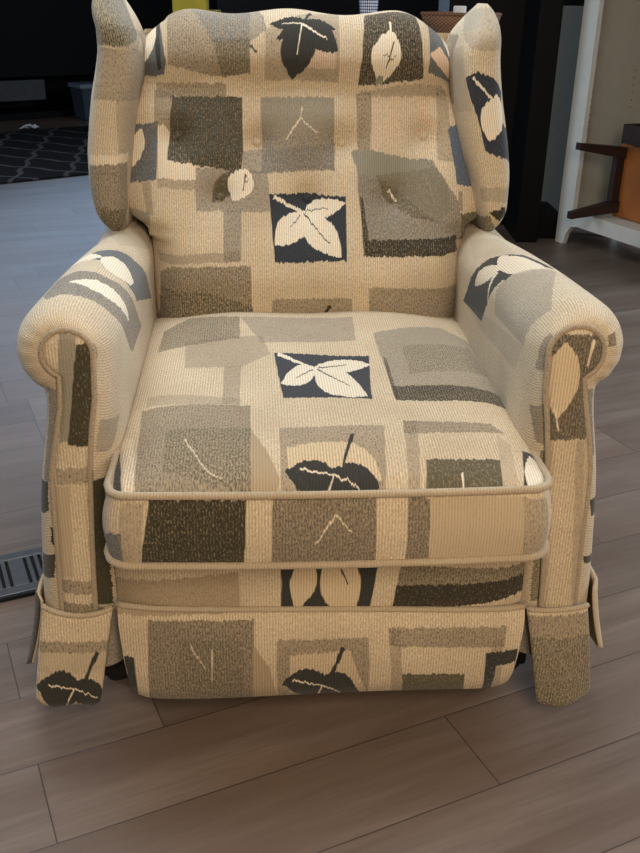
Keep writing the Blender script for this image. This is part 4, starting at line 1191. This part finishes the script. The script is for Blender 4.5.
bx('seat', (.28, .0, .165), (.54, .06, .33), orange, st, b=.012)
def leg(p0, p1, w0, w1, parent):
    m = MB(); p0, p1 = Vector(p0), Vector(p1)
    def rr(p, w): return [(p.x - w/2, p.y, p.z - w/2), (p.x + w/2, p.y, p.z - w/2), (p.x + w/2, p.y, p.z + w/2), (p.x - w/2, p.y, p.z + w/2)]
    m.rings([rr(lerp(p0, p1, k / 4), lerp(w0, w1, k / 4)) for k in range(5)], closed=True, cap0=True, cap1=True)
    return m.build('leg', dkw, parent, smooth=False)
for x in (.035, .49):
    leg((x, -.03, .285), (x - .02 * (x < .2), -.27, .32), .05, .03, st)
    leg((x, -.03, .05), (x - .02 * (x < .2), -.27, .021), .05, .03, st)
    bx('apron', (x, -.05, .168), (.03, .05, .20), dkw, st)
tr = thing('dark_box', 'dark open box resting on top of the orange bench', 'box', bkp(.365, .125, .4935), BA)
bx('tray', (.05, 0, .006), (.25, .16, .012), dkw, tr)
for y in (-.075, .075): bx('wall', (.05, y, .045), (.25, .010, .07), dkw, tr)
for x in (-.07, .17): bx('wall', (x, 0, .045), (.010, .14, .07), dkw, tr)

# ------------------------------------------------------------------ light: warm room lamp near the camera, daylight from both sides
def area(name, loc, target, size, power, col, sy=None):
    l = bpy.data.lights.new(name, 'AREA'); l.energy = power; l.color = col; l.size = size
    if sy: l.shape = 'RECTANGLE'; l.size_y = sy
    o = bpy.data.objects.new(name, l); COL.objects.link(o); o.location = loc
    o.rotation_euler = (Vector(target) - Vector(loc)).to_track_quat('-Z', 'Y').to_euler()
    return o
area('ceiling_lamp', (.35, -.95, 2.0), (0, 1.2, .3), .9, 47, (1.0, .82, .62))
area('low_warm_fill', (.7, -.6, .95), (.1, 1.1, .15), .4, 7, (1.0, .66, .36))  # added unseen fill that warms the cushion front and the near floor
area('cool_fill_over_chair', (-.25, 1.75, 2.52), (-.1, 1.4, .4), 1.6, 55, (.88, .94, 1.0))  # added cool fill overhead, brightens arm tops and seat; no real fixture
area('window_daylight_back', (-3.2, 11.6, 1.95), (-1.5, 3, .5), 3.6, 135, (.50, .70, 1.0), 1.2)
area('window_daylight_left', (-4.9, 3.4, 1.75), (0, 1.9, .3), 3.0, 115, (.62, .80, 1.0), 1.6)
area('window_daylight_right', (3.9, 3.0, 1.8), (0, 1.7, .4), 2.6, 140, (.66, .82, 1.0), 1.5)
w = bpy.data.worlds.new('world'); sc.world = w; w.use_nodes = True
w.node_tree.nodes['Background'].inputs[0].default_value = (.8, .9, 1, 1); w.node_tree.nodes['Background'].inputs[1].default_value = .2

# ------------------------------------------------------------------ camera
cam = bpy.data.cameras.new('camera'); co = bpy.data.objects.new('camera', cam); COL.objects.link(co)
cam.sensor_fit = 'VERTICAL'; cam.sensor_height = 24; cam.sensor_width = 24 * 640 / 853; cam.lens = 930 / 853 * 24
cam.clip_start = .02
co.matrix_world = Matrix.Translation((0, 0, 1.0686)) @ Matrix.Rotation(R(65), 4, 'X') @ Matrix.Rotation(R(.957), 4, 'Z')
sc.camera = co
sc.view_settings.view_transform = 'Standard'; sc.view_settings.look = 'None'; sc.view_settings.gamma = 1; sc.view_settings.use_curve_mapping = False
sc.view_settings.exposure = 0.0
